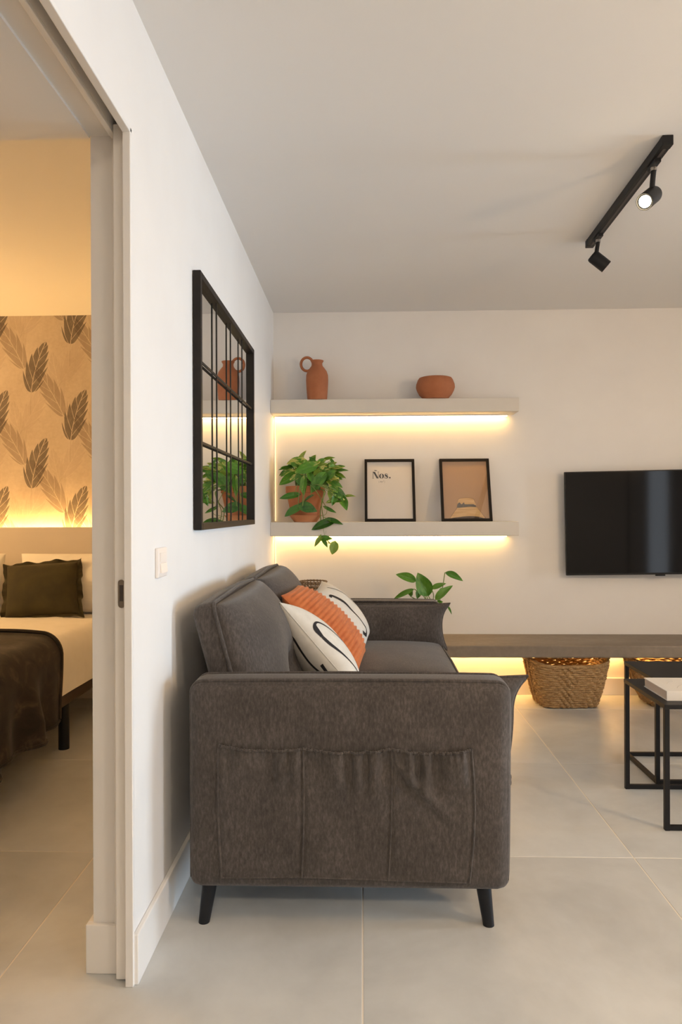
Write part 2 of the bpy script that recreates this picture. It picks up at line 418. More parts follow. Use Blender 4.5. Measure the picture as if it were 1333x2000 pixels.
# ------------------------------------------------------------------ the room
floor = struct(G().box(-4.0, XR, YREAR, YB, -0.10, -0.0012).make('floor', groutm, smooth=False), 'grey porcelain tile floor with pale joints')
TX0, TDX, TY0, TDY, GAP = at(709, 1800, Z=0).x, at(1238, 1674, Z=0).x - at(709, 1800, Z=0).x, at(1238, 1675.5, Z=0).y, at(1093, 1490.7, Z=0).y - at(1238, 1675.5, Z=0).y, 0.0022
tile_me = None
for i in range(-5, 8):
    for j in range(-7, 3):
        x0, y0 = TX0 + i * TDX + GAP, TY0 + j * TDY + GAP; x1, y1 = x0 + TDX - 2 * GAP, y0 + TDY - 2 * GAP
        cx0, cx1, cy0, cy1 = max(x0, -4.0), min(x1, XR), max(y0, YREAR), min(y1, YB)
        if cx1 - cx0 < 0.02 or cy1 - cy0 < 0.02: continue
        full = (cx0, cx1, cy0, cy1) == (x0, x1, y0, y1)
        if full and tile_me:
            o = bpy.data.objects.new('floor_tile', tile_me); col.objects.link(o)
        else:
            g = G().box(-(cx1 - cx0) / 2, (cx1 - cx0) / 2, -(cy1 - cy0) / 2, (cy1 - cy0) / 2, -0.01, 0, 0.0008, 1)
            o = obj('floor_tile', g.v, g.f, tilem, None, False, origin=(0, 0, 0))
            if full: tile_me = o.data
        o.parent = floor; o.location = Vector(((cx0 + cx1) / 2, (cy0 + cy1) / 2, 0)) - ORIG['floor']
struct(G().box(-4.0, XR + 0.2, YREAR - 0.2, YB + 0.2, CEIL, CEIL + 0.12).make('ceiling', ceilm, smooth=False), 'flat white painted ceiling')
wb = struct(G().box(-4.0, XR + 0.2, YB, YB + 0.2, -0.1, CEIL).make('wall_back', wallm, smooth=False), 'white plastered back wall')
wp = G().poly([(-3.8, YB - 0.004, 1.05), (-0.70, YB - 0.004, 1.05), (-0.70, YB - 0.004, CEIL), (-3.8, YB - 0.004, CEIL)]).make('wallpaper', wallpaper(), None, smooth=False, origin=WP_C)
wp.parent = wb; wp.location = Vector(WP_C) - ORIG['wall_back']
# wall between the rooms: two skins with a pocket for the sliding door
YE1, YE2, YE3 = at(256, 1923, Z=0).y, at(231, 1918, Z=0).y, at(193, 1903, Z=0).y + 0.014
XA = XL - 0.015; XB_ = XL - 0.050; XC = XL - 0.122; ZH = 2.175; YD0 = 0.85
g = G(); g.box(XA, XL, YE1, YB, -0.05, CEIL); g.box(XC, XB_, YE3, YB, -0.05, CEIL); g.box(XC, XL, YREAR, YD0, -0.05, CEIL)
g.box(XA, XL, YD0, YE1, ZH, CEIL); g.box(XC, XB_, YD0, YE3, ZH + 0.012, CEIL); g.box(XB_, XA, YD0, YB, ZH + 0.05, CEIL); g.box(XB_, XA, YE2 + 0.95, YB, -0.05, ZH + 0.05)
struct(g.make('wall_left', wallm, smooth=False, origin=(XL, 2, 0)), 'white wall with pocket door opening to the bedroom')
# casings around the opening
g = G(); g.box(XA - 0.002, XL + 0.004, YE1 - 0.012, YE1, 0, ZH, 0.002); g.box(XA - 0.002, XL + 0.004, YD0, YE1, ZH - 0.012, ZH, 0.002)
struct(g.make('trim_1', trimm), 'white door casing on the living room side')
g = G(); g.box(XB_ - 0.014, XB_, YE3 - 0.008, YE3, 0, ZH + 0.012, 0.002); g.box(XB_ - 0.014, XB_, YD0, YE3, ZH, ZH + 0.012, 0.002)
struct(g.make('trim_2', trimm), 'white door casing on the bedroom side')
door = struct(G().box(XB_ + 0.002, XA - 0.003, YE2, YE2 + 0.92, 0.006, ZH + 0.02, 0.002).make('door_1', trimm), 'white sliding door leaf pushed into the wall pocket')
pa, pb = at(222, 1187, Y=YE2), at(235, 1132, Y=YE2); xm, hw = (XB_ + XA) / 2 + 0.003, 0.0085
g = G()
ring = [(xm + hw * math.cos(t), YE2 - 0.001, pb.z - hw + hw * math.sin(t)) for t in [math.pi * i / 10 for i in range(11)]] + [(xm - hw * math.cos(t), YE2 - 0.001, pa.z + hw - hw * math.sin(t)) for t in [math.pi * i / 10 for i in range(11)]]
hnd = g.poly(ring, (0, -0.0022, 0)).make('edge_pull', steelm, door)
G().box(xm - 0.0045, xm + 0.0050, YE2 - 0.0038, YE2 - 0.0030, pa.z + 0.017, pb.z - 0.014).make('pull_slot', holem, hnd)
# baseboards
BH = 0.128
struct(G().box(XL, XL + 0.014, YE1 - 0.003, YB, 0, BH, 0.003).make('baseboard_left', trimm), 'tall white baseboard along the sofa wall')
g = G().box(XC - 0.016, XC, YE3, YB, 0, BH, 0.003); g.box(XC - 0.016, XB_ - 0.001, YE3 - 0.014, YE3, 0, BH, 0.003)
struct(g.make('baseboard_bedroom', trimm), 'white baseboard wrapping the bedroom end of the wall')
struct(G().box(XL + 0.014, XR, YB - 0.014, YB, 0, 0.112, 0.003).make('baseboard_back', trimm), 'white baseboard under the bench')
# remaining shell: right wall with a glazed door and a window, rear wall with a window, bedroom walls
def wall_with_hole(name, fn, a0, a1, holes, mat, label):
    g = G(); cur = a0
    for (h0, h1, z0, z1) in holes:
        fn(g, cur, h0, 0 - 0.1, CEIL)
        if z0 > 0: fn(g, h0, h1, -0.1, z0)
        fn(g, h0, h1, z1, CEIL); cur = h1
    fn(g, cur, a1, -0.1, CEIL); return struct(g.make(name, mat, smooth=False), label)
wall_with_hole('wall_right', lambda g, a, b, z0, z1: g.box(XR, XR + 0.2, a, b, z0, z1), YREAR - 0.2, YB, [(-0.5, 0.7, 0.06, 2.2), (2.35, 3.05, 0.05, 2.15)], wallm, 'white wall with window and glazed door, right')
wall_with_hole('wall_rear', lambda g, a, b, z0, z1: g.box(a, b, YREAR - 0.2, YREAR, z0, z1), -4.0, XR, [(3.8, 4.2, 0.06, 2.2)], wallm, 'white wall behind the viewpoint with a window')
for k, (a, b, z0, z1, axis) in enumerate(((-0.5, 0.7, 0.06, 2.2, 'x'), (2.35, 3.05, 0.05, 2.15, 'x'), (3.8, 4.2, 0.06, 2.2, 'y'))):
    g = G(); gl = G(); t = 0.05
    def bx(G_, p, q, r_, s_, d0, d1):
        if axis == 'x': G_.box(XR + d0, XR + d1, p, q, r_, s_)
        else: G_.box(p, q, YREAR - d1, YREAR - d0, r_, s_)
    for (p, q, r_, s_) in ((a, a + t, z0, z1), (b - t, b, z0, z1), (a + t, b - t, z0, z0 + t), (a + t, b - t, z1 - t, z1)): bx(g, p, q, r_, s_, 0.04, 0.09)
    if k < 1: mid = (a + b) / 2; bx(g, mid - 0.03, mid + 0.03, z0 + t, z1 - t, 0.04, 0.09)
    w = struct(g.make('window_%d' % (k + 1), trimm), ('glazed balcony door', 'narrow tall window', 'narrow rear glazed door')[k])
    bx(gl, a + t, b - t, z0 + t, z1 - t, 0.060, 0.066); gl.make('pane', skymat, w, smooth=False)
struct(G().box(-4.2, -4.0, YREAR - 0.2, YB, -0.1, CEIL).make('wall_bedroom_left', bedwallm, smooth=False), 'far side wall of the bedroom')
struct(G().box(-4.0, XC, YREAR, YE3 - 0.004, ZH + 0.004, CEIL).make('ceiling_bedroom_drop', ceilm, smooth=False), 'lowered plaster ceiling at the bedroom entrance')

# ------------------------------------------------------------------ shelves
def shelf(py_top, py_bot, label):
    f = at(528, py_top, X=XL); z1 = f.z; z0 = at(528, py_bot, Y=f.y).z; x1 = at(1015, (py_top + py_bot) / 2, Y=f.y).x
    t = thing('wall_shelf', (0.2, f.y, z0), label, 'shelf', 'floating shelves on the back wall')
    G().box(XL, x1, f.y, YB, z0, z1, 0.004).make('board', shelfm, t)
    xe = x1 - 0.045
    pr = G().box(XL + 0.01, xe, YB - 0.045, YB - 0.004, z0 - 0.008, z0, 0.001).make('light_channel', trimm, t)
    G().box(XL + 0.012, xe - 0.002, YB - 0.040, YB - 0.012, z0 - 0.011, z0 - 0.008).make('led_tape', ledm, pr)
    return f.y, z0, z1, x1
SY, S1B, S1T, SX1 = shelf(780.5, 807, 'thick cream floating shelf holding the jug and bowl')
_, S2B, S2T, _ = shelf(1020, 1047.5, 'thick cream floating shelf holding the trailing plant and framed prints')

for (z0, z1) in ((S2T + 0.002, S1B - 0.012), (0.42, S2B - 0.012)):
    cl_ = thing('corner_light', (XL + 0.005, YB - 0.005, z0), 'thin warm vertical light line in the room corner ' + ('between the two shelves' if z0 > 1 else 'below the lower shelf'), 'light strip', 'vertical corner lights')
    G().box(XL, XL + 0.009, YB - 0.009, YB, z0, z1).make('channel', trimm, cl_)
    G().box(XL + 0.009, XL + 0.0105, YB - 0.0105, YB - 0.001, z0 + 0.004, z1 - 0.004).make('led_tape', cornerm, cl_)
# bench ----------------------------------------------------------------
bz1 = at(1000, 1238.5, Y=YB).z; by = at(1000, 1261.5, Z=bz1).y; bz0 = at(1000, 1285, Y=by).z
bench = thing('bench', (1.2, by, bz0), 'long brown concrete bench along the back wall', 'bench')
def bf(p, w):
    return w
g = G(); NB = 70
for i in range(NB + 1):
    x = XL + (3.2 - XL) * i / NB; d = 0.004 * noise.noise((x * 5, 0, 0)); e = 0.003 * noise.noise((x * 9, 3, 0))
    ring = [(by + 0.004, bz1), (by - 0.001 + d, bz1 - 0.006), (by + d, bz0 + 0.008), (by + 0.006 + d, bz0 + e), (YB - 0.001, bz0 + e), (YB - 0.001, bz1)]
    for (yy, zz) in ring: g.v.append(Vector((x, yy, zz)))
for i in range(NB):
    for j in range(6): a, b = i * 6, (i + 1) * 6; g.f.append((a + j, a + (j + 1) % 6, b + (j + 1) % 6, b + j))
g.f.append(tuple(range(6))); g.f.append(tuple(NB * 6 + j for j in range(6)))
g.make('slab', concm, bench)
G().box(XL + 0.03, 3.15, YB - 0.055, YB - 0.018, bz0 - 0.008, bz0 - 0.003, 0.001).make('led_tape', benchledm, bench)

# headboard --------------------------------------------------------------
hz = at(90, 1030, Y=4.56).z
hb = thing('headboard', (-2.3, 4.6, 0), 'tall beige built-in headboard with glowing light ledge', 'headboard')
g = G().box(-3.75, XC - 0.02, 4.555, 4.60, 0, hz, 0.002); g.box(-3.75, XC - 0.02, 4.60, YB - 0.005, 0, hz - 0.045)
g.make('panel', headm, hb)
G().box(-3.6, XC - 0.06, 4.63, 4.665, hz - 0.045, hz - 0.022).make('led_tape', ledm, hb)

# ------------------------------------------------------------------ sofa
ya = at(680, 1803, Z=0).y - 0.03
sl, sr = at(367, 1540, Y=ya).x, at(998, 1540, Y=ya).x
szt, szb = at(680, 1334, Y=ya).z, at(680, 1742, Y=ya).z
AW = 0.125; yb = 4.0
sofa = thing('sofa', ((sl + sr) / 2, (ya + yb) / 2, 0), 'taupe velvet two-seat sofa with side pockets and angled black legs', 'sofa')
def arm(y0, y1, sgn):
    def df(p, w):
        w = w.copy(); k = (w[2] + 0.3) / 0.6
        w[0] += 0.006 * k * (1 if p[0] > 0 else 0); return w
    c = ((sl + sr) / 2, (y0 + y1) / 2, (szt + szb) / 2); h = ((sr - sl) / 2, (y1 - y0) / 2, (szt - szb) / 2)
    a = puffy(c, AX, h, 0.034, (0, 0.004, 0.010 if sgn < 0 else 0.004, 0.004 if sgn < 0 else 0.01, 0, 0.006), 16, 0.5, df).make('arm', sofam, sofa)
    # piping on both rims
    def rim(y, inset=0.006):
        x0, x1, z0, z1, r = sl + inset, sr - inset + 0.004, szb + 0.03, szt - inset + 0.006, 0.034
        pts = [(x0, y, z0), (x0, y, z1 - r)] + [(x0 + r - r * math.cos(t), y, z1 - r + r * math.sin(t)) for t in [math.pi / 2 * i / 6 for i in range(1, 7)]]
        pts += [(x0 + r + (x1 - x0 - 2 * r) * i / 20, y, z1 + 0.004 * math.sin(math.pi * i / 20)) for i in range(1, 20)]
        pts += [(x1 - r + r * math.sin(t), y, z1 - r + r * math.cos(t)) for t in [math.pi / 2 * i / 6 for i in range(0, 7)]] + [(x1 - 0.004, y, z0)]
        return pts
    G().tube(rim(y0 + (0.020 if sgn < 0 else 0.012)), 0.0048, 8).make('piping', sofam, a)
    G().tube(rim(y1 - 0.012), 0.0048, 8).make('piping', sofam, a)
    return a
arm_near = arm(ya, ya + AW, -1); arm(yb - AW, yb, 1)
# side pockets, sewn on the near arm
yp = ya - 0.006
top = [(428, 1453), (592, 1460), (765, 1461), (921, 1462)]; bot = [(434, 1713), (590, 1712), (759, 1718), (917, 1723)]
topL = [Vector(at(*p, Y=yp)) for p in top]; botL = [Vector(at(*p, Y=yp)) for p in bot]
for k in range(3):
    tl, tr, bl, br = topL[k], topL[k + 1], botL[k], botL[k + 1]; amp = (0.55, 1.0, 1.0)[k]; ph = (0.3, 1.7, 4.0)[k]
    def pf(u, v, tl=tl, tr=tr, bl=bl, br=br, amp=amp, ph=ph, k=k):
        sag = 0.010 * 4 * u * (1 - u) * (1 - v) ** 2
        bow = (0.012 if (k == 2) else 0.004) * math.sin(math.pi * v) * u - (0.006 * math.sin(math.pi * v) * (1 - u) if k == 0 else 0)
        p = (tl * (1 - u) + tr * u) * (1 - v) + (bl * (1 - u) + br * u) * v
        p = p + Vector((bow, 0, -sag))
        edge = min(1, 14 * u, 14 * (1 - u)) * min(1, 12 * (1 - v) + 0.0)
        d = 0.004 + 0.006 * max(0, edge) * (0.4 + 0.6 * (1 - v))
        fold = math.sin(u * 21 + ph + 2 * math.sin(u * 7 + ph)) * math.exp(-((v - 0.13) / 0.16) ** 2) * 0.0105 * amp
        fold += math.sin(u * 75 + ph) * math.exp(-(v / 0.07) ** 2) * 0.0026 * (0.7 + 0.3 * amp)
        if k == 2:   # one deep diagonal drape
            dd = (v - 0.06) - 0.62 * u; fold += 0.015 * math.exp(-(dd / 0.055) ** 2) * math.exp(-(u / 0.62) ** 4) * min(1, u * 8) - 0.007 * math.exp(-((dd - 0.11) / 0.06) ** 2) * math.exp(-(u / 0.62) ** 4) * min(1, u * 8)
        if k == 0:
            dd = (v - 0.08) - 0.55 * (1 - u); fold += 0.006 * math.exp(-(dd / 0.05) ** 2) * math.exp(-((1 - u) / 0.3) ** 4)
        p.y = yp - d - fold * min(1, 10 * u, 10 * (1 - u)); return p
    pk = G().surf(pf, 84, 44).make('pocket', sofam, arm_near)
    hem = [pf(i / 80, 0.0) + Vector((0, -0.001, -0.002)) for i in range(81)]
    G().tube(hem, [0.0042 + 0.0013 * math.sin(i * 2.6) for i in range(81)], 6).make('gathered_hem', sofam, arm_near)
    if k == 0: seam0 = [pf(0.0, j / 20) for j in range(21)]; G().tube(seam0, 0.0036, 6).make('seam', sofam, arm_near)
    G().tube([pf(1.0, j / 20) + Vector((0, -0.001, 0)) for j in range(21)], 0.0036, 6).make('seam', sofam, arm_near)
    G().tube([pf(i / 20, 1.0) for i in range(21)], 0.0026, 6).make('seam', sofam, arm_near)
# base, seats
yi0, yi1 = ya + AW, yb - AW; ym = 3.03
puffy(((sl + sr) / 2 - 0.01, (yi0 + yi1) / 2, 0.215), AX, ((sr - sl) / 2 - 0.03, (yi1 - yi0) / 2 + 0.01, 0.095), 0.03, (0, 0.01, 0, 0, 0, 0), 10).make('base', sofam, sofa)
for (y0, y1) in ((yi0, ym - 0.002), (ym + 0.002, yi1)):
    sc = puffy((0.065, (y0 + y1) / 2, 0.395), AX, (0.365, (y1 - y0) / 2, 0.095), 0.045, (0, 0.012, 0, 0, 0, 0.042), 16, 0.55).make('seat_cushion', sofam, sofa)
    G().tube([(0.424, y0 + 0.03, 0.476), (0.428, (y0 + y1) / 2, 0.478), (0.424, y1 - 0.03, 0.476)], 0.0045, 6).make('piping', sofam, sc)
G().tube(smooth_path([(0.41, 2.33, 0.355), (0.468, 2.335, 0.345), (0.474, 2.335, 0.325), (0.468, 2.335, 0.305), (0.41, 2.33, 0.295)], 5), 0.007, 8).make('pull_strap', sofam, sofa)
# back cushions: slab leaning on the wall side with a puffed, pinched front
lean = R(15); ev = Vector((-math.sin(lean), 0, math.cos(lean))); en = Vector((math.cos(lean), 0, math.sin(lean)))
bc0 = Vector((-0.425, 0, 0.645))
for k, (y0, y1) in enumerate(((yi0 + 0.012, ym - 0.003), (ym + 0.003, yi1 - 0.012))):
    hw_ = (y1 - y0) / 2; hs = 0.275; ht = 0.042
    def df(p, w, k=k):
        w = w.copy()
        if p[2] > 0.0:
            u, v = p[1 - 1], p[1]
            pin = 0.062 * math.exp(-(((u - (0.0)) / 0.24) ** 2 + ((v + 0.18) / 0.22) ** 2)) + 0.018 * math.exp(-(u / 0.10) ** 2) * max(0, min(1, (0.2 - v) * 1.5))
            w[2] -= pin * p[2] ** 3
            w[2] += 0.004 * noise.noise((u * 2.2, v * 2.2, 5 + k))
        return w
    g = puffy(bc0 + Vector((0, (y0 + y1) / 2, 0)), ((0, 1, 0), ev, en), (hw_, hs, ht), 0.028, (0.0, 0.0, 0.0, 0.012, 0.0, 0.135), 30, 0.52, df)
    bc = g.make('back_cushion', sofam, sofa)
    base = bc0 + Vector((0, (y0 + y1) / 2, 0)) + en * (ht - 0.010)
    r = 0.035; a, b = hw_ - 0.001, hs - 0.001
    ring = [(-a, -b * 0.6), (-a, 0), (-a, b - r)] + [(-a + r - r * math.cos(t), b - r + r * math.sin(t)) for t in [math.pi / 2 * i / 5 for i in range(1, 6)]] + [(-a * 0.5, b + 0.006), (0, b + 0.010), (a * 0.5, b + 0.006)] + [(a - r + r * math.sin(t), b - r + r * math.cos(t)) for t in [math.pi / 2 * i / 5 for i in range(0, 6)]] + [(a, 0), (a, -b * 0.6)]
    pts = [base + Vector((0, 1, 0)) * p + ev * q + en * (0.008 if abs(p) < a * 0.9 else 0.0) for p, q in ring]
    G().tube(pts, 0.0058, 8).make('piping', sofam, bc)
# bolsters tied to the inner face of the arms
for (yc, xr, xl) in ((yi0 + 0.055, at(1022, 1330, Y=yi0 + 0.055).x, at(520, 1315, Y=yi0 + 0.055).x), (yi1 - 0.06, at(874, 1180, Y=yi1 - 0.06).x, at(640, 1180, Y=yi1 - 0.06).x)):
    zt, zb = (0.684, 0.465) if yc < 3 else (0.705, 0.482)
    def ex(u, v, s): return 0.005 * noise.noise((u * 3, v * 2, s + yc)) * (1 - u * u) * (1 - v * v)
    cen = Vector(((xl + xr) / 2, yc, (zt + zb) / 2))
    f0 = pillow_fn(cen, (1, 0, 0), (0, 0, 1), (0, 1, 0), (xr - xl) / 2, (zt - zb) / 2, 0.058, 0.035, 0.36, ex)
    def f(u, v, s, f0=f0, nr=(1 if yc < 3 else 0)):
        p = f0(u, v, s)
        if u > 0.6: p = p + Vector((0.016 * max(0, v) ** 4 * (u - 0.6) / 0.4 - 0.020 * (1 - v * v) * ((u - 0.6) / 0.4) - 0.045 * max(0, -v) ** 2 * (u - 0.6) / 0.4 * nr, 0, -0.020 * ((u - 0.6) / 0.4) ** 2 * max(0, -v) + 0.004 * max(0, v) * ((u - 0.6) / 0.4) ** 2))
        return p
    bo = pillow_mesh(f, 30, 18).make('arm_bolster', sofam, sofa)
    G().tube(pillow_edge(f, 24), 0.0058, 8, closed=True).make('piping', sofam, bo)
for (pt, pbm, yy) in (((413, 1742), (399, 1800), 0), ((943, 1745), (955, 1806), 0), ((413, 1742), (399, 1800), 1), ((943, 1745), (955, 1806), 1)):
    a = at(*pt, Y=ya + 0.055); b = at(*pbm, Z=0.0); a.z = szb + 0.02; b.z = 0
    dy = -0.008
    if yy: a.y = yb - 0.055; b.y = yb - 0.03
    ax_ = (b - a); g = G()
    k0 = len(g.v); g.tube([a, a + ax_ * 0.5, b], [0.0235, 0.020, 0.0165], 20)
    for v in g.v:
        if v.z < 0.012: v.z = 0.0
    g.make('leg', blackleg, sofa)

# throw cushions ---------------------------------------------------------
def throw(name, label, top, bottom, Yc, hu, T, yaw, mat, group=None, ribs=False, pinch=0.05, roll=0.0):
    top, bottom = Vector(top), Vector(bottom); c = (top + bottom) / 2; hv = (top - bottom).length / 2
    ev_ = (top - bottom).normalized(); eu = Vector((math.sin(yaw), math.cos(yaw), 0)); en_ = eu.cross(ev_).normalized()
    if en_.x < 0: en_ = -en_
    eu = ev_.cross(en_) if ev_.cross(en_).y > 0 else en_.cross(ev_)
    c = Vector((c.x, Yc, c.z)); cr, sr_ = math.cos(roll), math.sin(roll); eu, ev_ = eu * cr - ev_ * sr_, ev_ * cr + eu * sr_
    if ribs:
        def ex(u, v, s): return (0.0038 * math.sin(v * math.pi * 20) + 0.006 * noise.noise((u * 2, v * 2, 3 * s))) * min(1, 6 * (1 - abs(u))) * min(1, 6 * (1 - abs(v)))
    else:
        def ex(u, v, s): return 0.008 * noise.noise((u * 1.8 + hv * 40, v * 1.8, 3 * s)) * (1 - u * u) * (1 - v * v)
    f = pillow_fn(c, eu, ev_, en_, hu, hv, T, pinch, 0.50, ex)
    t = thing(name, (c.x, c.y, c.z - hv), label, 'cushion', group)
    pillow_mesh(f, 28, 230 if ribs else 32).make('cover', mat, t)
    G().tube(pillow_edge(f, 24), 0.0022, 5, closed=True).make('seam', mat, t)
    return t, f
def ink(t, f, side, pts, w):
    P = smooth_path([(a, b, 0) for a, b in pts], 8); g = G(); W_ = []
    for i, p in enumerate(P):
        d = (P[min(i + 1, len(P) - 1)] - P[max(i - 1, 0)]).normalized(); nrm = Vector((-d.y, d.x, 0)); s_ = i / (len(P) - 1)
        wi = w(s_) if callable(w) else w
        for q in (-1, 0, 1):
            r_ = p + nrm * wi * q; uu, vv = max(-0.995, min(0.995, r_.x)), max(-0.995, min(0.995, r_.y))
            n_ = (f(0, 0, side) - f(0, 0, -side)).normalized(); g.v.append(f(uu, vv, side) + n_ * 0.0012)
    for i in range(len(P) - 1):
        for q in range(2): a = i * 3 + q; g.f.append((a, a + 1, a + 4, a + 3))
    g.make('printed_line', inkm, t)
t, f = throw('throw_cushion', 'ivory cushion with black brush lines, nearest the camera on the sofa', at(548, 1197, Y=2.76), at(696, 1374, Y=2.76), 2.85, 0.195, 0.100, R(-17), linenm, 'ivory line-print cushions', roll=R(11))
ink(t, f, 1, [(-0.93, 0.12), (-0.90, 0.34), (-0.74, 0.36), (-0.48, 0.12), (-0.28, -0.25), (-0.10, -0.60), (0.0, -0.95)], lambda s: 0.022 + 0.016 * math.exp(-((s - 0.12) / 0.07) ** 2))
ink(t, f, 1, [(-0.93, 0.12), (-0.90, -0.10), (-0.80, -0.40), (-0.68, -0.65), (-0.60, -0.80), (-0.52, -0.97)], lambda s: 0.020 + 0.005 * math.sin(s * 9))
ink(t, f, 1, [(-0.30, 0.62), (-0.26, 0.56), (-0.30, 0.50)], 0.05)
ink(t, f, -1, [(-0.78, 0.46), (-0.84, 0.50), (-0.87, 0.40), (-0.84, 0.15), (-0.82, -0.12), (-0.86, -0.38), (-0.89, -0.60), (-0.88, -0.9)], 0.022)
ink(t, f, -1, [(-0.95, -0.22), (-0.93, -0.5), (-0.93, -0.85)], 0.02)
throw('throw_cushion', 'rust orange corduroy cushion with thick ribs', at(560, 1160, Y=3.10), at(708, 1302, Y=3.10), 3.235, 0.205, 0.092, R(5), cordm, None, True, 0.03, R(3))
t, f = throw('throw_cushion', 'ivory cushion with black brush lines behind the orange cushion', at(616, 1152, Y=3.55), at(716, 1262, Y=3.55), 3.62, 0.20, 0.085, R(10), linenm, 'ivory line-print cushions')
ink(t, f, 1, [(-0.62, 0.62), (-0.50, 0.62), (-0.42, 0.30), (-0.40, -0.10), (-0.30, -0.50), (-0.20, -0.72), (-0.42, -0.80), (-0.6, -0.66)], lambda s: 0.036 + 0.014 * math.sin(s * 8))
ink(t, f, 1, [(0.0, 0.86), (0.16, 0.62), (0.30, 0.20), (0.44, -0.3), (0.50, -0.62), (0.36, -0.66)], 0.018)

# ------------------------------------------------------------------ mirror
MX = XL + 0.030
my0, my1 = at(386, 700, X=XL + 0.018).y, at(497.5, 800, X=MX).y
mz1, mz0 = at(392, 530, X=MX).z, at(392, 1033, X=MX).z
mz1 = (mz1 + at(497, 681, X=MX).z) / 2; mz0 = (mz0 + at(497, 1026, X=MX).z) / 2
mir = thing('window_mirror', (XL, (my0 + my1) / 2, mz0), 'black-framed window-pane mirror hanging above the sofa', 'mirror')
fw = 0.024; g = G()
g.box(XL + 0.003, MX, my0, my0 + fw, mz0, mz1, 0.002); g.box(XL + 0.003, MX, my1 - fw, my1, mz0, mz1, 0.002)
g.box(XL + 0.003, MX, my0 + fw, my1 - fw, mz0, mz0 + fw, 0.002); g.box(XL + 0.003, MX, my0 + fw, my1 - fw, mz1 - fw, mz1, 0.002)
g.make('frame', mframem, mir)
G().box(XL + 0.003, XL + 0.006, my0 + 0.01, my1 - 0.01, mz0 + 0.01, mz1 - 0.01).make('backing', framem, mir)
ys = [my0 + fw + (my1 - my0 - 2 * fw) * i / 4 for i in range(5)]; zs = [mz0 + fw + (mz1 - mz0 - 2 * fw) * i / 3 for i in range(4)]
for i in range(4):
    for j in range(3): G().box(XL + 0.006, XL + 0.010, ys[i], ys[i + 1], zs[j], zs[j + 1]).make('mirror_pane', mirrorm, mir, smooth=False)
for i in (1, 2, 3): G().box(XL + 0.0165, XL + 0.0215, ys[i] - 0.005, ys[i] + 0.005, mz0 + fw, mz1 - fw, 0.001).make('vertical_bar', mframem, mir)
for j in (1, 2): G().box(XL + 0.0160, XL + 0.0210, my0 + fw, my1 - fw, zs[j] - 0.005, zs[j] + 0.005, 0.001).make('horizontal_bar', mframem, mir)

# light switch -----------------------------------------------------------
s0, s1 = at(303, 1130, X=XL), at(320, 1068, X=XL)
sw = thing('light_switch', (XL, (s0.y + s1.y) / 2, s0.z), 'white double light switch on the wall near the doorway', 'light switch')
G().box(XL, XL + 0.010, s0.y, s1.y, s0.z, s1.z, 0.003).make('plate', switchm, sw)
hm = (s0.z + s1.z) / 2
for k, (z0, z1) in enumerate(((s0.z + 0.014, hm - 0.002), (hm + 0.002, s1.z - 0.014))):
    t = 0.004 if k == 0 else 0
    g = G(); y0, y1 = s0.y + 0.014, s1.y - 0.014
    g.poly([(XL + 0.009, y0, z0), (XL + 0.009, y1, z0), (XL + 0.009, y1, z1), (XL + 0.009, y0, z1)]); b = len(g.v)
    g.v += [Vector(p) for p in ((XL + 0.012 + t, y0, z0), (XL + 0.012 + t, y1, z0), (XL + 0.0125, y1, z1), (XL + 0.0125, y0, z1))]
    g.f += [(4, 5, 6, 7), (0, 1, 5, 4), (1, 2, 6, 5), (2, 3, 7, 6), (3, 0, 4, 7)]
    g.make('rocker', switchm, sw, smooth=False)

# ------------------------------------------------------------------ things on the shelves
YS = YB - 0.13
sc = YS / F
# jug
c = at(620, 779, Y=YS); jx, jz = c.x, S1T
jug = thing('terracotta_jug', (jx, YS, jz), 'terracotta jug with a round ring handle on the upper shelf', 'jug')
pr = [(0.0, 0), (0.0605, 0), (0.064, 0.012), (0.069, 0.075), (0.0715, 0.125), (0.070, 0.160), (0.062, 0.186), (0.046, 0.208), (0.035, 0.222), (0.033, 0.238), (0.041, 0.250), (0.042, 0.255), (0.037, 0.256), (0.029, 0.238), (0.030, 0.220), (0.05, 0.19), (0.062, 0.13), (0.05, 0.03), (0, 0.02)]
G().lathe(pr, (jx, YS, jz), 44).make('body', terram, jug)
hc = at(600, 711.5, Y=YS); ring = [(hc.x + 0.0385 * math.cos(t) * 1.0, YS, hc.z + 0.043 * math.sin(t)) for t in [2 * math.pi * i / 40 for i in range(40)]]
G().tube(ring, 0.0088, 12, closed=True).make('handle', terram, jug)
# bowl
c = at(851, 777, Y=YS); 
pr = [(0, 0), (0.078, 0), (0.083, 0.004), (0.088, 0.012), (0.105, 0.030), (0.118, 0.055), (0.124, 0.075), (0.122, 0.095), (0.112, 0.122), (0.104, 0.134), (0.098, 0.136), (0.100, 0.128), (0.112, 0.095), (0.113, 0.07), (0.09, 0.03), (0, 0.02)]
tag(G().lathe(pr, (c.x, YS, S1T), 56).make('terracotta_bowl', terram), 'round terracotta bowl with inward rim on the upper shelf', 'bowl')

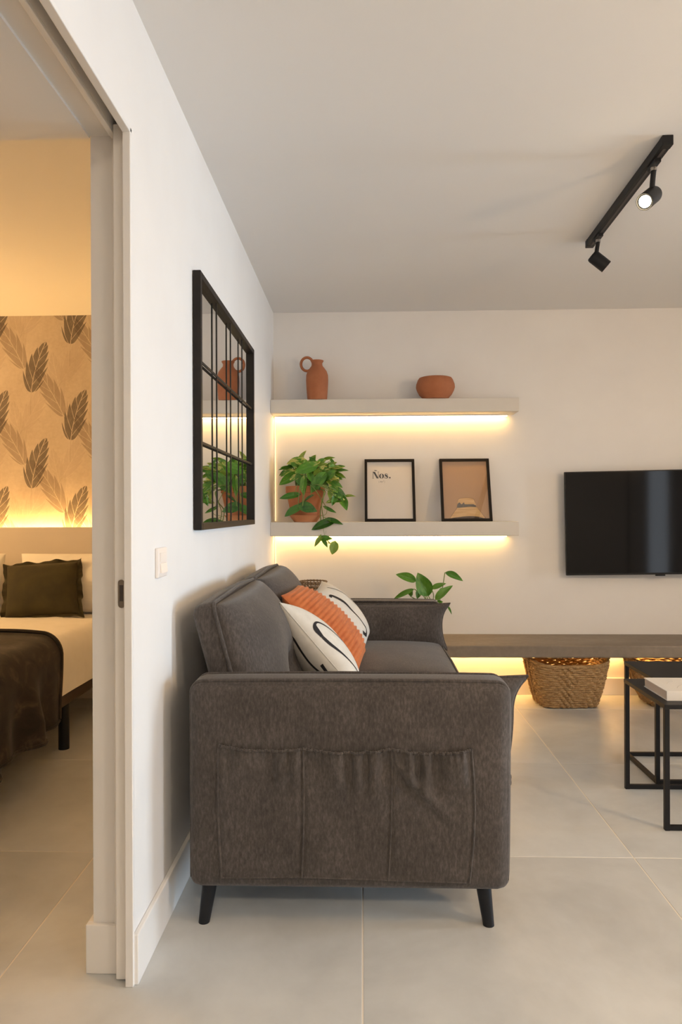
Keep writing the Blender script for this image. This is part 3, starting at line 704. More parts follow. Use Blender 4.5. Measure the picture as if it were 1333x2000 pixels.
# framed prints
def framed(name, bl, br, tl, Yb0, label, paper):
    a, b = at(*bl, Y=Yb0), at(*br, Y=Yb0); h = 0.428; w = (b - a).length
    lean_ = math.asin((YB - 0.006 - 0.018 - Yb0) / h)
    eu = Vector((1, 0, 0)); ev_ = Vector((0, math.sin(lean_), math.cos(lean_))); en_ = Vector((0, -math.cos(lean_), math.sin(lean_)))
    O = Vector((a.x, Yb0, S2T + 0.002))
    t = thing(name, (a.x + w / 2, Yb0, S2T), label, 'picture', 'framed prints leaning on the lower shelf')
    def L(u, v, n): return O + eu * u + ev_ * v + en_ * n
    def bar(u0, u1, v0, v1, n0, n1, g):
        k = len(g.v); g.v += [L(u, v, n) for u in (u0, u1) for v in (v0, v1) for n in (n0, n1)]
        g.f += [tuple(i + k for i in q) for q in ((0, 1, 3, 2), (4, 6, 7, 5), (0, 4, 5, 1), (2, 3, 7, 6), (0, 2, 6, 4), (1, 5, 7, 3))]
    g = G(); fr = 0.017
    bar(0, fr, 0, h, -0.018, 0.004, g); bar(w - fr, w, 0, h, -0.018, 0.004, g); bar(fr, w - fr, 0, fr, -0.018, 0.004, g); bar(fr, w - fr, h - fr, h, -0.018, 0.004, g)
    g.make('frame', framem, t, smooth=False)
    g = G(); bar(fr, w - fr, fr, h - fr, -0.016, -0.006, g); pr_ = g.make('print', paper, t, smooth=False)
    g = G(); bar(fr, w - fr, fr, h - fr, -0.0025, -0.001, g); g.make('glass', pglassm, t, smooth=False)
    return t, pr_, L, w, h, fr
t, pr_, L, w, h, fr = framed('framed_print', (713, 1018), (813, 1018), (711, 890), YB - 0.16, 'black-framed white print with the bold word Ños.', paperm)
# lettering built as flat ink shapes; unit: cap height
iw, ih = w - 2 * fr, h - 2 * fr
tx, ty, ch = fr + 0.120 * iw, h - fr - 0.292 * ih, 0.118 * ih
g = G()
def P2(x, y): return L(tx + x * ch, ty + y * ch, -0.0054)
def quad(*pts): g.poly([P2(*p) for p in pts])
quad((0.05, 0), (0.10, 0), (0.10, 1), (0.05, 1)); quad((-0.04, 0), (0.20, 0), (0.20, 0.035), (-0.04, 0.035))
quad((0.0, 0.965), (0.32, 0.965), (0.32, 1), (0.0, 1)); quad((0.06, 1), (0.34, 1), (0.84, 0.0), (0.58, 0.0))
quad((0.78, 0), (0.83, 0), (0.83, 1), (0.78, 1)); quad((0.68, 0.965), (0.93, 0.965), (0.93, 1), (0.68, 1))
til = [(0.20, 1.17), (0.30, 1.26), (0.42, 1.24), (0.52, 1.20), (0.62, 1.26), (0.60, 1.16), (0.50, 1.10), (0.40, 1.13), (0.30, 1.17)]
quad(*til)
def ell(cx, cy, rx, ry, n=28): return [(cx + rx * math.cos(2 * math.pi * i / n), cy + ry * math.sin(2 * math.pi * i / n)) for i in range(n)]
A, B = ell(1.26, 0.345, 0.34, 0.365), ell(1.26, 0.345, 0.125, 0.335)
for i in range(28): j = (i + 1) % 28; quad(A[i], A[j], B[j], B[i])
sp = smooth_path([(2.10, 0.58, 0), (1.98, 0.69, 0), (1.82, 0.66, 0), (1.76, 0.53, 0), (1.88, 0.42, 0), (2.05, 0.30, 0), (2.10, 0.16, 0), (1.98, 0.02, 0), (1.80, 0.02, 0), (1.70, 0.16, 0)], 5)
for i in range(len(sp) - 1):
    def wd(k): s_ = k / (len(sp) - 1); return 0.025 + 0.105 * math.exp(-((s_ - 0.5) / 0.20) ** 2)
    d = (sp[i + 1] - sp[i]).normalized(); nrm = Vector((-d.y, d.x, 0)); a1, a2, b1, b2 = sp[i] + nrm * wd(i), sp[i] - nrm * wd(i), sp[i + 1] + nrm * wd(i + 1), sp[i + 1] - nrm * wd(i + 1)
    quad((a1.x, a1.y), (a2.x, a2.y), (b2.x, b2.y), (b1.x, b1.y))
quad((2.06, 0.42), (2.10, 0.42), (2.12, 0.68), (2.08, 0.68)); quad((1.67, 0.0), (1.71, 0.0), (1.72, 0.26), (1.68, 0.26))
quad(*ell(2.42, 0.10, 0.115, 0.115))
g.make('lettering', inkm, pr_, smooth=False)
g = G()   # the small bracketed line below
def stroke(pts, wd): 
    for i in range(len(pts) - 1):
        a, b = Vector(pts[i]).to_3d(), Vector(pts[i + 1]).to_3d(); d = (b - a).normalized(); n_ = Vector((-d.y, d.x, 0)) * wd
        quad(*[(q.x, q.y) for q in (a + n_, a - n_, b - n_, b + n_)])
stroke([(0.92, -0.36), (0.88, -0.46), (0.88, -0.58), (0.92, -0.68)], 0.012); stroke([(1.66, -0.36), (1.70, -0.46), (1.70, -0.58), (1.66, -0.68)], 0.012)
stroke([(1.10, -0.60), (1.10, -0.44), (1.18, -0.42), (1.22, -0.48), (1.22, -0.60)], 0.02); stroke([(1.30, -0.45), (1.36, -0.58), (1.42, -0.45)], 0.018); stroke([(1.48, -0.36), (1.54, -0.34), (1.56, -0.40), (1.50, -0.42), (1.48, -0.38)], 0.012)
g.make('bracketed_word', inkm, pr_, smooth=False)
t, pr_, L, w, h, fr = framed('framed_print', (863.5, 1018), (963, 1018), (860, 888), YB - 0.16, 'black-framed tan print showing a straw hat with dark ribbon', paperm2)
iw, ih = w - 2 * fr, h - 2 * fr
def Q2(a, b, n): return L(fr + (a - 150) / (1190 - 150) * iw, fr + (590 - b) / 590 * 0.415 * ih, n)
def shape(name, pts, mat, n):
    G().poly([Q2(a, b, n) for a, b in pts]).make(name, mat, pr_, smooth=False)
def spl(pts, closed=False): return [(p.x, p.y) for p in smooth_path([(a, b, 0) for a, b in pts], 6, closed)]
shape('hat_underside', spl([(280, 588), (380, 558), (560, 532), (720, 524), (880, 532), (1000, 558), (1075, 588)]), strawd, -0.0055)
shape('hat_outline', spl([(272, 575), (340, 470), (440, 330), (462, 240), (474, 145), (516, 92), (620, 70), (745, 70), (850, 104), (874, 170), (900, 290), (972, 380), (1052, 500), (1090, 578), (700, 540), (272, 580)]), strawo, -0.0056)
shape('hat_brim', spl([(286, 570), (350, 480), (450, 340), (480, 300), (560, 310), (760, 296), (890, 300), (960, 380), (1040, 500), (1075, 570), (900, 532), (700, 524), (480, 545), (286, 572)]), strawm, -0.0053)
shape('hat_crown', spl([(466, 240), (480, 150), (520, 100), (620, 80), (740, 80), (840, 110), (864, 170), (884, 250), (760, 270), (600, 275), (466, 250)]), strawm, -0.0051)
shape('hat_ribbon', spl([(452, 315), (470, 230), (520, 190), (560, 235), (620, 190), (640, 232), (760, 234), (850, 240), (890, 290), (880, 306), (760, 296), (600, 312), (480, 322)]), ribbonm, -0.0049)

# pothos ------------------------------------------------------------------
def leaf_mesh(name, heart=True, fold=0.25, curl=0.25, mat=None):
    g = G(); N, Mx = 10, 4
    for i in range(N + 1):
        t_ = i / N
        wdt = 0.5 * (math.sin(math.pi * t_ ** (0.62 if heart else 0.8)) ** 0.8 if 0 < t_ < 1 else 0.0)
        for j in range(-Mx, Mx + 1):
            q = j / Mx; x_ = wdt * q; back = -0.10 * (abs(q) ** 2) * (1 - t_) ** 4 * 4 if heart else 0
            g.v.append(Vector((x_, t_ + back * (1 if t_ < 0.4 else 0), fold * abs(x_) - curl * (t_ - 0.2) ** 2 * 0.8 + 0.02 * math.sin(t_ * 9 + q * 2))))
    k = 2 * Mx + 1
    for i in range(N):
        for j in range(2 * Mx): a = i * k + j; g.f.append((a, a + 1, a + k + 1, a + k))
    me = bpy.data.meshes.new(name); me.from_pydata(g.v, [], g.f); me.materials.append(mat.m)
    me.polygons.foreach_set('use_smooth', [True] * len(me.polygons)); return me
leafA = {k: [leaf_mesh('pothos_leaf', True, 0.30, 0.30, m_), leaf_mesh('pothos_leaf', True, 0.15, 0.5, m_), leaf_mesh('pothos_leaf', True, 0.5, 0.2, m_)] for k, m_ in (('g', pothosm), ('d', pothosd), ('y', pothosl))}
leafL = [leaf_mesh('lily_leaf', False, 0.35, 0.35, lilym), leaf_mesh('lily_leaf', False, 0.2, 0.6, lilym)]
def put_leaf(parent, name, me, b, tip, width, nrm):
    b, tip = Vector(b), Vector(tip); y_ = tip - b; n_ = Vector(nrm); x_ = y_.cross(n_)
    if x_.length < 1e-5: return
    x_ = x_.normalized() * width; z_ = x_.cross(y_).normalized() * y_.length * 0.8
    mm = Matrix((x_, y_, z_)).transposed().to_4x4(); mm.translation = b - ORIG[parent.name]
    o = bpy.data.objects.new(name, me); col.objects.link(o); o.parent = parent; o.matrix_parent_inverse = Matrix(); o.matrix_basis = mm
YPOT = YB - 0.135
pc = at(597, 1015, Y=YPOT)
plant = thing('pothos_plant', (pc.x, YPOT, S2T), 'trailing variegated pothos in a terracotta pot on the lower shelf', 'potted plant')
def zof(py): return at(597, py, Y=YPOT).z
pw = YPOT / F
pot = G().lathe([(0, 0.018), (26 * pw, 0.018), (29 * pw, 0.06), (34.5 * pw, 0.15), (37 * pw, zof(963) - S2T), (38.5 * pw, zof(962) - S2T), (38.5 * pw, zof(950) - S2T), (36 * pw, zof(950) - S2T), (35 * pw, zof(958) - S2T), (0, zof(958) - S2T)], (pc.x, YPOT, S2T), 48).make('pot', potm, plant)
G().lathe([(0, zof(956) - S2T), (35.2 * pw, zof(956) - S2T)], (pc.x, YPOT, S2T + 0.001), 40).make('soil', soilm, pot)
G().lathe([(0, 0), (22 * pw, 0), (31 * pw, 0.040), (33 * pw, 0.045), (30.5 * pw, 0.045), (24 * pw, 0.012), (0, 0.012)], (pc.x, YPOT, S2T), 48).make('saucer', saucerm, plant)
def cp(x, y, Y): return at(520 + x / 6.665, 860 + y / 6.665, Y=Y)
LV = [((440, 245), (520, 130), 55, 'y', 0.0), ((450, 265), (265, 305), 105, 'g', -.03), ((600, 340), (370, 415), 145, 'g', -.13), ((340, 345), (160, 382), 45, 'g', -.02), ((300, 400), (180, 470), 50, 'g', 0.0), ((375, 465), (165, 578), 125, 'g', -.08),
      ((500, 525), (490, 720), 95, 'g', -.14), ((725, 480), (570, 675), 150, 'g', -.13), ((860, 430), (735, 535), 115, 'g', -.12), ((378, 715), (175, 752), 85, 'd', -.14), ((592, 735), (490, 800), 42, 'd', -.14), ((415, 880), (230, 978), 108, 'd', -.15), ((480, 855), (655, 915), 135, 'd', -.16),
      ((770, 252), (897, 222), 44, 'y', .02), ((850, 258), (905, 328), 42, 'g', .02), ((745, 268), (650, 305), 75, 'g', -.04), ((830, 372), (1012, 345), 65, 'g', -.05), ((920, 395), (1066, 380), 48, 'g', -.02), ((920, 440), (1042, 492), 52, 'y', 0.0), ((870, 640), (1055, 725), 120, 'd', -.08),
      ((960, 785), (775, 808), 100, 'g', -.12), ((980, 765), (1056, 908), 115, 'g', -.08), ((1040, 735), (1168, 720), 46, 'y', -.05), ((790, 880), (912, 942), 46, 'd', -.12), ((640, 300), (560, 210), 60, 'g', -.02), ((620, 260), (640, 210), 40, 'g', 0.0), ((690, 400), (610, 450), 80, 'y', -.1), ((880, 560), (1000, 610), 80, 'g', -.08), ((830, 520), (900, 480), 60, 'g', -.02), ((860, 600), (960, 690), 90, 'g', -.10), ((900, 700), (1010, 790), 90, 'g', -.11), ((880, 560), (960, 520), 60, 'y', -.06), ((840, 660), (830, 760), 70, 'y', -.12), ((900, 740), (860, 850), 70, 'g', -.13), ((560, 330), (460, 250), 70, 'y', -.06), ((700, 330), (800, 300), 60, 'y', -.05), ((560, 450), (620, 560), 90, 'g', -.12), ((420, 470), (430, 590), 80, 'd', -.11), ((640, 540), (700, 650), 90, 'd', -.12)]
HV = [((822, 1068), (588, 1158), 118, 'd'), ((835, 1035), (1002, 1090), 62, 'd'), ((720, 1280), (862, 1275), 78, 'g'), ((716, 1263), (628, 1382), 64, 'y'), ((742, 1288), (800, 1392), 56, 'g'), ((890, 1358), (862, 1486), 118, 'y')]
root = Vector((pc.x, YPOT, zof(955))); stems = G()
for (b, tp, wd_, k, dy) in LV:
    B_, T_ = cp(*b, YPOT + dy), cp(*tp, YPOT + dy - random.uniform(0.0, 0.03))
    put_leaf(plant, 'leaf', random.choice(leafA[k]), B_, T_, wd_ / 6.665 * pw, (random.uniform(-.4, .4), -1, random.uniform(.1, .9)))
    r0 = root + Vector((random.uniform(-.07, .07), random.uniform(-.07, .05), 0)); md = (r0 + B_) / 2 + Vector((0, 0, 0.03))
    if B_.z < zof(960): md = Vector(((r0.x + B_.x) / 2, YPOT - 0.15, root.z + 0.02))
    stems.tube(smooth_path([r0, md, B_], 5), 0.0022, 5)
for i in range(64):
    th = random.uniform(0, 2 * math.pi); rr = math.sqrt(random.random()); x_ = 590 + 330 * rr * math.cos(th); y_ = 420 + 150 * rr * math.sin(th); Yd = YPOT + random.uniform(-.11, .09)
    if y_ > 500 and x_ < 430: continue
    B_ = cp(x_, y_, Yd); ang = math.atan2(y_ - 480, x_ - 590) + random.uniform(-.7, .7); ln = random.uniform(90, 150)
    T_ = cp(x_ + ln * math.cos(ang), y_ + ln * math.sin(ang) * 0.8 + 15, Yd + random.uniform(-.04, .03))
    if T_.y > YB - 0.02: T_.y = YB - 0.02
    put_leaf(plant, 'leaf', random.choice(leafA[random.choice('gggdy')]), B_, T_, ln * 0.62 / 6.665 * pw, (random.uniform(-.6, .6), -0.8, random.uniform(.2, 1)))
    stems.tube([root + Vector((random.uniform(-.07, .07), random.uniform(-.07, .05), 0)), B_], 0.002, 5)
YV = SY - 0.02
vine = smooth_path([root + Vector((0.05, -0.05, 0.0)), cp(745, 650, YPOT - .14), cp(738, 780, YPOT - .15), cp(708, 900, SY - .005), cp(712, 1030, YV), cp(745, 1150, YV), cp(765, 1235, YV), cp(800, 1305, YV), cp(850, 1350, YV), cp(890, 1358, YV)], 7)
stems.tube(vine, 0.0034, 6)
stems.tube(smooth_path([root + Vector((0.06, -0.05, 0)), cp(770, 660, YPOT - .13), cp(725, 800, YPOT - .15), cp(735, 950, SY - .01), cp(780, 1160, YV), cp(765, 1240, YV)], 6), 0.0026, 6)
stems.tube(smooth_path([cp(740, 860, YPOT - .15), cp(790, 900, YPOT - .15), cp(780, 960, YPOT - .15), cp(725, 985, SY - .01)], 6), 0.0016, 5)
stems.tube(smooth_path([root + Vector((0, -.05, 0)), cp(480, 700, YPOT - .15), cp(470, 860, YPOT - .16), cp(430, 910, YPOT - .16)], 6), 0.0022, 5)
for (b, tp, wd_, k) in HV:
    put_leaf(plant, 'leaf', leafA[k][0], cp(*b, YV - .004), cp(*tp, YV - 0.02), wd_ / 6.665 * pw, (random.uniform(-.2, .3), -1, .4))
    stems.tube([cp(740, (b[1] - 40), YV), cp(*b, YV - .004)], 0.0018, 5)
stems.make('vines', stemm, plant)

# peace lily on the bench ---------------------------------------------------
YL = 4.44
def lp(x, y, Y=YL): return at(520 + x / 3.3325, 1100 + y / 3.3325, Y=Y)
lc = lp(1085, 260)
lily = thing('peace_lily', (lc.x, YL, bz1), 'small green leafy plant rising behind the far sofa arm', 'potted plant')
lpot = G().lathe([(0, 0), (0.045, 0), (0.055, 0.10), (0.060, 0.10), (0.060, 0.118), (0.054, 0.118), (0.052, 0.105), (0, 0.105)], (lc.x - 0.035, YL, bz1), 40).make('pot', potm, lily)
lroot = Vector((lc.x - 0.03, YL, bz1 + 0.10)); stems = G()
for (b, tp, wd_, k, dy) in (((978, 118), (850, 68), 62, 0, .02), ((1058, 215), (990, 66), 105, 0, -.04), ((965, 168), (828, 228), 34, 1, -.02), ((940, 215), (950, 170), 30, 0, 0), ((1165, 60), (1285, 110), 46, 0, 0), ((1100, 240), (1206, 140), 52, 1, -.02), ((1075, 165), (1168, 128), 36, 1, .02), ((1150, 160), (1140, 215), 44, 0, .03), ((1000, 170), (985, 230), 40, 0, .03), ((1180, 275), (1212, 330), 14, 1, -.03), ((1110, 260), (1150, 250), 30, 0, 0)):
    B_, T_ = lp(*b, YL + dy), lp(*tp, YL + dy - 0.02)
    put_leaf(lily, 'leaf', leafL[k], B_, T_, wd_ / 3.3325 * YL / F, (random.uniform(-.3, .3), -1, .4))
    md = lp((b[0] + 1085) / 2 + 10, max(b[1] + 60, 230), YL + dy)
    stems.tube(smooth_path([lroot + Vector((random.uniform(-.02, .02), 0, 0)), md, B_], 6), 0.003, 6)
stems.make('stems', stemm, lily)

# wicker basket top behind the sofa ----------------------------------------
bx_ = at(612, 1140, Y=4.45); zt = at(612, 1134, Y=4.45).z; rb = 0.082
wk = thing('wicker_holder', (bx_.x, 4.45, bz1), 'dark open-weave wicker holder on the bench behind the cushions', 'basket')
g = G(); Hh = zt - bz1
for k in range(15):
    z_ = bz1 + 0.006 + (Hh - 0.012) * k / 14; n_ = 48
    g.tube([(bx_.x + (rb + 0.004 * math.cos(math.pi * (j + k))) * math.cos(2 * math.pi * j / n_), 4.45 + (rb + 0.004 * math.cos(math.pi * (j + k))) * math.sin(2 * math.pi * j / n_), z_) for j in range(n_)], 0.0055, 6, closed=True)
g.make('weave', wickerm, wk)
g = G()
for j in range(24): th = 2 * math.pi * j / 24; g.tube([(bx_.x + rb * math.cos(th), 4.45 + rb * math.sin(th), bz1), (bx_.x + rb * math.cos(th), 4.45 + rb * math.sin(th), zt)], 0.004, 6)
g.make('stakes', wickerm, wk)

# ------------------------------------------------------------------ tv
Yt = YB - 0.07
ta, tb = at(1106, 922, Y=Yt), at(1108, 1124, Y=Yt)
H_ = ta.z - tb.z; W_ = H_ * 1.76
tv = thing('television', (ta.x + W_ / 2, Yt, tb.z), 'flat black television mounted on the back wall', 'television')
yawt, rollt = R(3.0), R(0.85)
eu = Vector((math.cos(yawt) * math.cos(rollt), -math.sin(yawt), math.sin(rollt))).normalized(); ev_ = (Zu - eu * eu.z).normalized(); en_ = eu.cross(ev_)   # en towards the room
if en_.y > 0: en_ = -en_
def tvbox(u0, u1, v0, v1, n0, n1, bev=0.003):
    g = G().box(u0, u1, v0, v1, n0, n1, bev); O = Vector((ta.x, Yt, tb.z)); g.v = [O + eu * p.x + ev_ * p.y + en_ * p.z for p in g.v]; return g
body = tvbox(0, W_, 0, H_, -0.018, 0.006).make('housing', tvm, tv)
tvbox(0.006, W_ - 0.006, 0.012, H_ - 0.006, 0.0045, 0.0068, 0.0005).make('screen', screenm, tv)
tvbox(W_ * 0.3, W_ * 0.7, H_ * 0.12, H_ * 0.7, -0.040, -0.018, 0.01).make('rear_cover', tvm, tv)
tvbox(W_ / 2 - 0.03, W_ / 2 + 0.03, -0.009, 0.001, -0.004, 0.004, 0.001).make('sensor', tvm, tv)
ttt = at(1287, 1121, Y=Yt - 0.03)
G().box(XR * 0 + ta.x + W_ * 0.35, ta.x + W_ * 0.65, Yt + 0.005, YB, (ta.z + tb.z) / 2 - 0.08, (ta.z + tb.z) / 2 + 0.08).make('wall_mount', blackm, tv)

# ------------------------------------------------------------------ seagrass baskets
def basket(cx, cy, wb_, wt, db, dt, h0, yaw, label):
    t = thing('seagrass_basket', (cx, cy, 0), label, 'basket', 'seagrass baskets under the bench')
    cs, sn = math.cos(yaw), math.sin(yaw)
    def pt(th, k, off=0.0, flat=1.0):
        # k 0..1 up the wall, superellipse plan
        cx_, cy_ = math.cos(th), math.sin(th); q = (abs(cx_) ** 5 + abs(cy_) ** 5) ** (-0.2)
        kk = k ** 0.8
        a = (wb_ + (wt - wb_) * kk) / 2 + off; b = (db + (dt - db) * kk) / 2 + off
        x_, y_ = cx_ * q * a, cy_ * q * b
        ends = 0.028 * max(0, abs(cx_ * q) - 0.45) ** 2 * 3.0         # rim rises towards the handles
        z_ = 0.012 + (h0 - 0.02) * k + ends * k ** 3
        return Vector((cx + x_ * cs - y_ * sn, cy + x_ * sn + y_ * cs, z_))
    g = G(); NR, n_ = 19, 110
    for r_ in range(NR):
        ph = r_ * 1.7
        pts = [pt(2 * math.pi * j / n_, r_ / (NR - 1), 0.0035 * math.sin(j * 1.9 + ph)) + Vector((0, 0, 0.0022 * math.sin(j * 1.1 + ph * 2))) for j in range(n_)]
        g.tube(pts, [0.0088 + 0.0022 * math.sin(j * 2.3 + ph) for j in range(n_)], 6, closed=True)
    g.tube([pt(2 * math.pi * j / n_, 1.0) + Vector((0, 0, 0.007)) for j in range(n_)], [0.0105 + 0.0018 * math.sin(j * 2.0) for j in range(n_)], 7, closed=True)
    # base disc
    k = len(g.v); ring = [pt(2 * math.pi * j / n_, 0.0, -0.004) for j in range(n_)]; g.v += ring; g.f.append(tuple(range(k, k + n_)))
    b = g.make('woven_body', grassm, t); b.data.polygons.foreach_set('use_smooth', [True] * len(b.data.polygons))
    for s_ in (0, math.pi):
        e = pt(s_, 1.0); ex_ = Vector((cs, sn, 0)) * (1 if s_ == 0 else -1); ey = Vector((-sn, cs, 0))
        loop = smooth_path([e - ey * 0.06, e - ey * 0.05 + Vector((0, 0, .012)) + ex_ * 0.025, e + Vector((0, 0, .020)) + ex_ * 0.042, e + ey * 0.05 + Vector((0, 0, .012)) + ex_ * 0.025, e + ey * 0.06], 9)
        G().tube(loop, [0.0075 + 0.0018 * math.sin(i * 1.9) for i in range(len(loop))], 8).make('handle', grassm, t)
    # the side braid running down each end
    for s_ in (0, math.pi):
        for dy in (-0.06, 0.06):
            pts = [pt(s_ + dy * (1 if s_ == 0 else -1) * 6 * 0.55, k / 16, 0.012) for k in range(17)]
            G().tube(pts, [0.0085 + 0.002 * math.sin(i * 2.1) for i in range(17)], 7).make('end_braid', grassm, t)
    return t
b1 = at(1062, 1386, Z=0); b2 = at(1160, 1385, Z=0)
hb_ = at(1120, 1304, Y=b1.y - 0.04).z
basket((b1.x + b2.x) / 2 + 0.02, b1.y + 0.150, b2.x - b1.x + 0.03, at(1188, 1310, Y=4.30).x - at(1040, 1310, Y=4.30).x + 0.02, 0.25, 0.33, hb_, R(3), 'seagrass basket with open top under the bench, left one')
basket(1.97, b1.y + 0.165, 0.40, 0.62, 0.25, 0.33, hb_, R(-4), 'seagrass basket under the bench behind the black tables')

# ------------------------------------------------------------------ coffee tables
def table(cl_far, cl_near, top_far, width, label, left_rail, zt):
    a, b = at(*cl_far, Z=0), at(*cl_near, Z=0); x0 = (a.x + b.x) / 2; y0, y1 = b.y, a.y
    t = thing('side_table', (x0 + width / 2, (y0 + y1) / 2, 0), label, 'table', 'black metal side tables')
    G().box(x0 - 0.010, x0 + width + 0.010, y0 - 0.010, y1 + 0.010, zt - 0.017, zt, 0.002).make('top', blackm, t)
    w_ = 0.009
    for (x_, y_) in ((x0, y0), (x0, y1), (x0 + width, y0), (x0 + width, y1)):
        G().box(x_ - w_, x_ + w_, y_ - w_, y_ + w_, 0, zt - 0.017, 0.001).make('leg', blackm, t, smooth=False)
    for y_ in (y0, y1): G().box(x0 + w_, x0 + width - w_, y_ - w_, y_ + w_, 0.001, 0.018, 0.001).make('floor_rail', blackm, t, smooth=False)
    for x_ in ([x0] if left_rail else []) + [x0 + width]: G().box(x_ - w_, x_ + w_, y0 + w_, y1 - w_, 0.001, 0.018, 0.001).make('floor_rail', blackm, t, smooth=False)
    return x0, y0, y1
zt = at(1222, 1291, Y=at(1225, 1474, Z=0).y).z
table((1225.5, 1476), (1285, 1531), None, 0.62, 'black metal table with empty top, nearer the back wall', True, zt)
zt2 = at(1305, 1376, Y=at(1307, 1620, Z=0).y - 0.01).z
x0, y0, y1 = table((1222.5, 1540), (1307, 1621), None, 0.46, 'black metal table carrying the white book', False, zt2)
bk = at(1303, 1369, Z=zt2); bkf = at(1259, 1341, Z=zt2); bw, bd, bt = 0.30, bkf.y - bk.y, 0.037
bx0 = (bk.x + bkf.x) / 2
book = thing('book', (bx0 + bw / 2, bk.y + bd / 2, zt2), 'thick white-covered book lying on the nearer black table', 'book')
G().box(bx0, bx0 + bw, bk.y, bkf.y, zt2 + 0.0005, zt2 + 0.003).make('back_cover', coverm, book, smooth=False)
G().box(bx0, bx0 + bw, bk.y, bkf.y, zt2 + bt - 0.0025, zt2 + bt).make('front_cover', coverm, book, smooth=False)
G().box(bx0, bx0 + bw, bk.y, bk.y + 0.003, zt2 + 0.003, zt2 + bt - 0.0025).make('spine', coverm, book, smooth=False)
G().box(bx0 + 0.003, bx0 + bw - 0.003, bk.y + 0.003, bkf.y - 0.003, zt2 + 0.003, zt2 + bt - 0.0025).make('page_block', pagem, book, smooth=False)
g = G()
for (a, b, c_, d_) in ((0.06, 0.05, 0.10, 0.10), (0.10, 0.09, 0.16, 0.07), (0.05, 0.12, 0.09, 0.16), (0.12, 0.13, 0.20, 0.15)):
    g.tube([(bx0 + a, bk.y + b, zt2 + bt), (bx0 + (a + c_) / 2, bk.y + (b + d_) / 2 + 0.01, zt2 + bt), (bx0 + c_, bk.y + d_, zt2 + bt)], 0.0008, 4)
g.make('cover_sketch', sketchm, book)

# ------------------------------------------------------------------ track light
tz = CEIL
ta_, tb_ = at(1305, 283, Z=CEIL - 0.034), at(1152, 484, Z=CEIL - 0.034)
txc = (ta_.x + tb_.x) / 2; ty0, ty1 = ta_.y, tb_.y
track = thing('track_light', (txc, (ty0 + ty1) / 2, CEIL - 0.034), 'black ceiling track light with two cylinder spots', 'track light')
tdir = (tb_ - ta_); tdir.z = 0; tdir.normalize(); tsd = Vector((tdir.y, -tdir.x, 0))
def tbox(s0, s1, w0, w1, z0, z1, bev=0.002):
    g = G().box(w0, w1, s0, s1, z0, z1, bev); O = Vector((ta_.x, ta_.y, 0)); g.v = [O + tsd * p.x + tdir * p.y + Vector((0, 0, p.z)) for p in g.v]; return g
TL = (tb_ - ta_).length
tbox(0, TL, -0.018, 0.018, CEIL - 0.034, CEIL).make('rail', blackm, track)
tbox(0.03, TL - 0.03, -0.005, 0.005, CEIL - 0.0350, CEIL - 0.0335, 0.0).make('groove', holem, track)
tbox(-0.004, 0.03, -0.019, 0.019, CEIL - 0.035, CEIL, 0.002).make('end_cap', blackm, track); tbox(TL - 0.03, TL + 0.004, -0.019, 0.019, CEIL - 0.035, CEIL, 0.002).make('end_cap', blackm, track)
def spot(adpx, rear, lens, direction, length, rad, lens_mat, name, power):
    a = at(*adpx, Z=CEIL - 0.045); s_ = (a - Vector((ta_.x, ta_.y, a.z))).dot(tdir); O = Vector((ta_.x, ta_.y, 0)) + tdir * s_
    tbox(s_ - 0.045, s_ + 0.035, -0.011, 0.011, CEIL - 0.050, CEIL - 0.034, 0.002).make('adapter', blackm, track)
    j = O + Vector((0, 0, CEIL - 0.050)); d = Vector(direction).normalized()
    mid = at((rear[0] + lens[0]) / 2, (rear[1] + lens[1]) / 2, Y=j.y); mid.y = j.y
    G().cyl(j, j - Vector((0, 0, 0.012)), 0.011, 0.011, 18).make('swivel', steelm, track)
    tp = mid - d * 0.02
    G().tube([j - Vector((0, 0, 0.008)), j * 0.5 + tp * 0.5 + Vector((0, 0, -0.0)), tp], 0.0095, 10).make('stem', blackm, track)
    A_ = mid - d * length / 2; B_ = mid + d * length / 2; g = G()
    g.revolve([(rad * 0.80, 0), (rad * 0.95, 0.004), (rad, 0.012), (rad, length - 0.001), (rad * 0.94, length), (rad * 0.86, length - 0.006)], A_, d)
    hd = g.make('spot_head', blackm, track)
    G().cyl(B_ - d * 0.0055, B_ - d * 0.0035, rad * 0.70, rad * 0.70, 32).make('lens', lens_mat, hd)
    l = bpy.data.lights.new(name, 'SPOT'); l.energy = power; l.color = WARM2; l.spot_size = R(75); l.spot_blend = 0.6; l.shadow_soft_size = 0.02
    o = bpy.data.objects.new(name, l); col.objects.link(o); o.matrix_world = Matrix.Translation(B_ + d * 0.012) @ d.to_track_quat('-Z', 'Y').to_matrix().to_4x4()
spot((1273, 325), (1283, 372), (1256, 401), (-0.60, -0.62, -0.55), 0.105, 0.031, lensm, 'spot_near', 3)
spot((1172, 466), (1158, 498), (1184, 522), (0.70, -0.05, -0.60), 0.088, 0.030, lensm2, 'spot_far', 25)

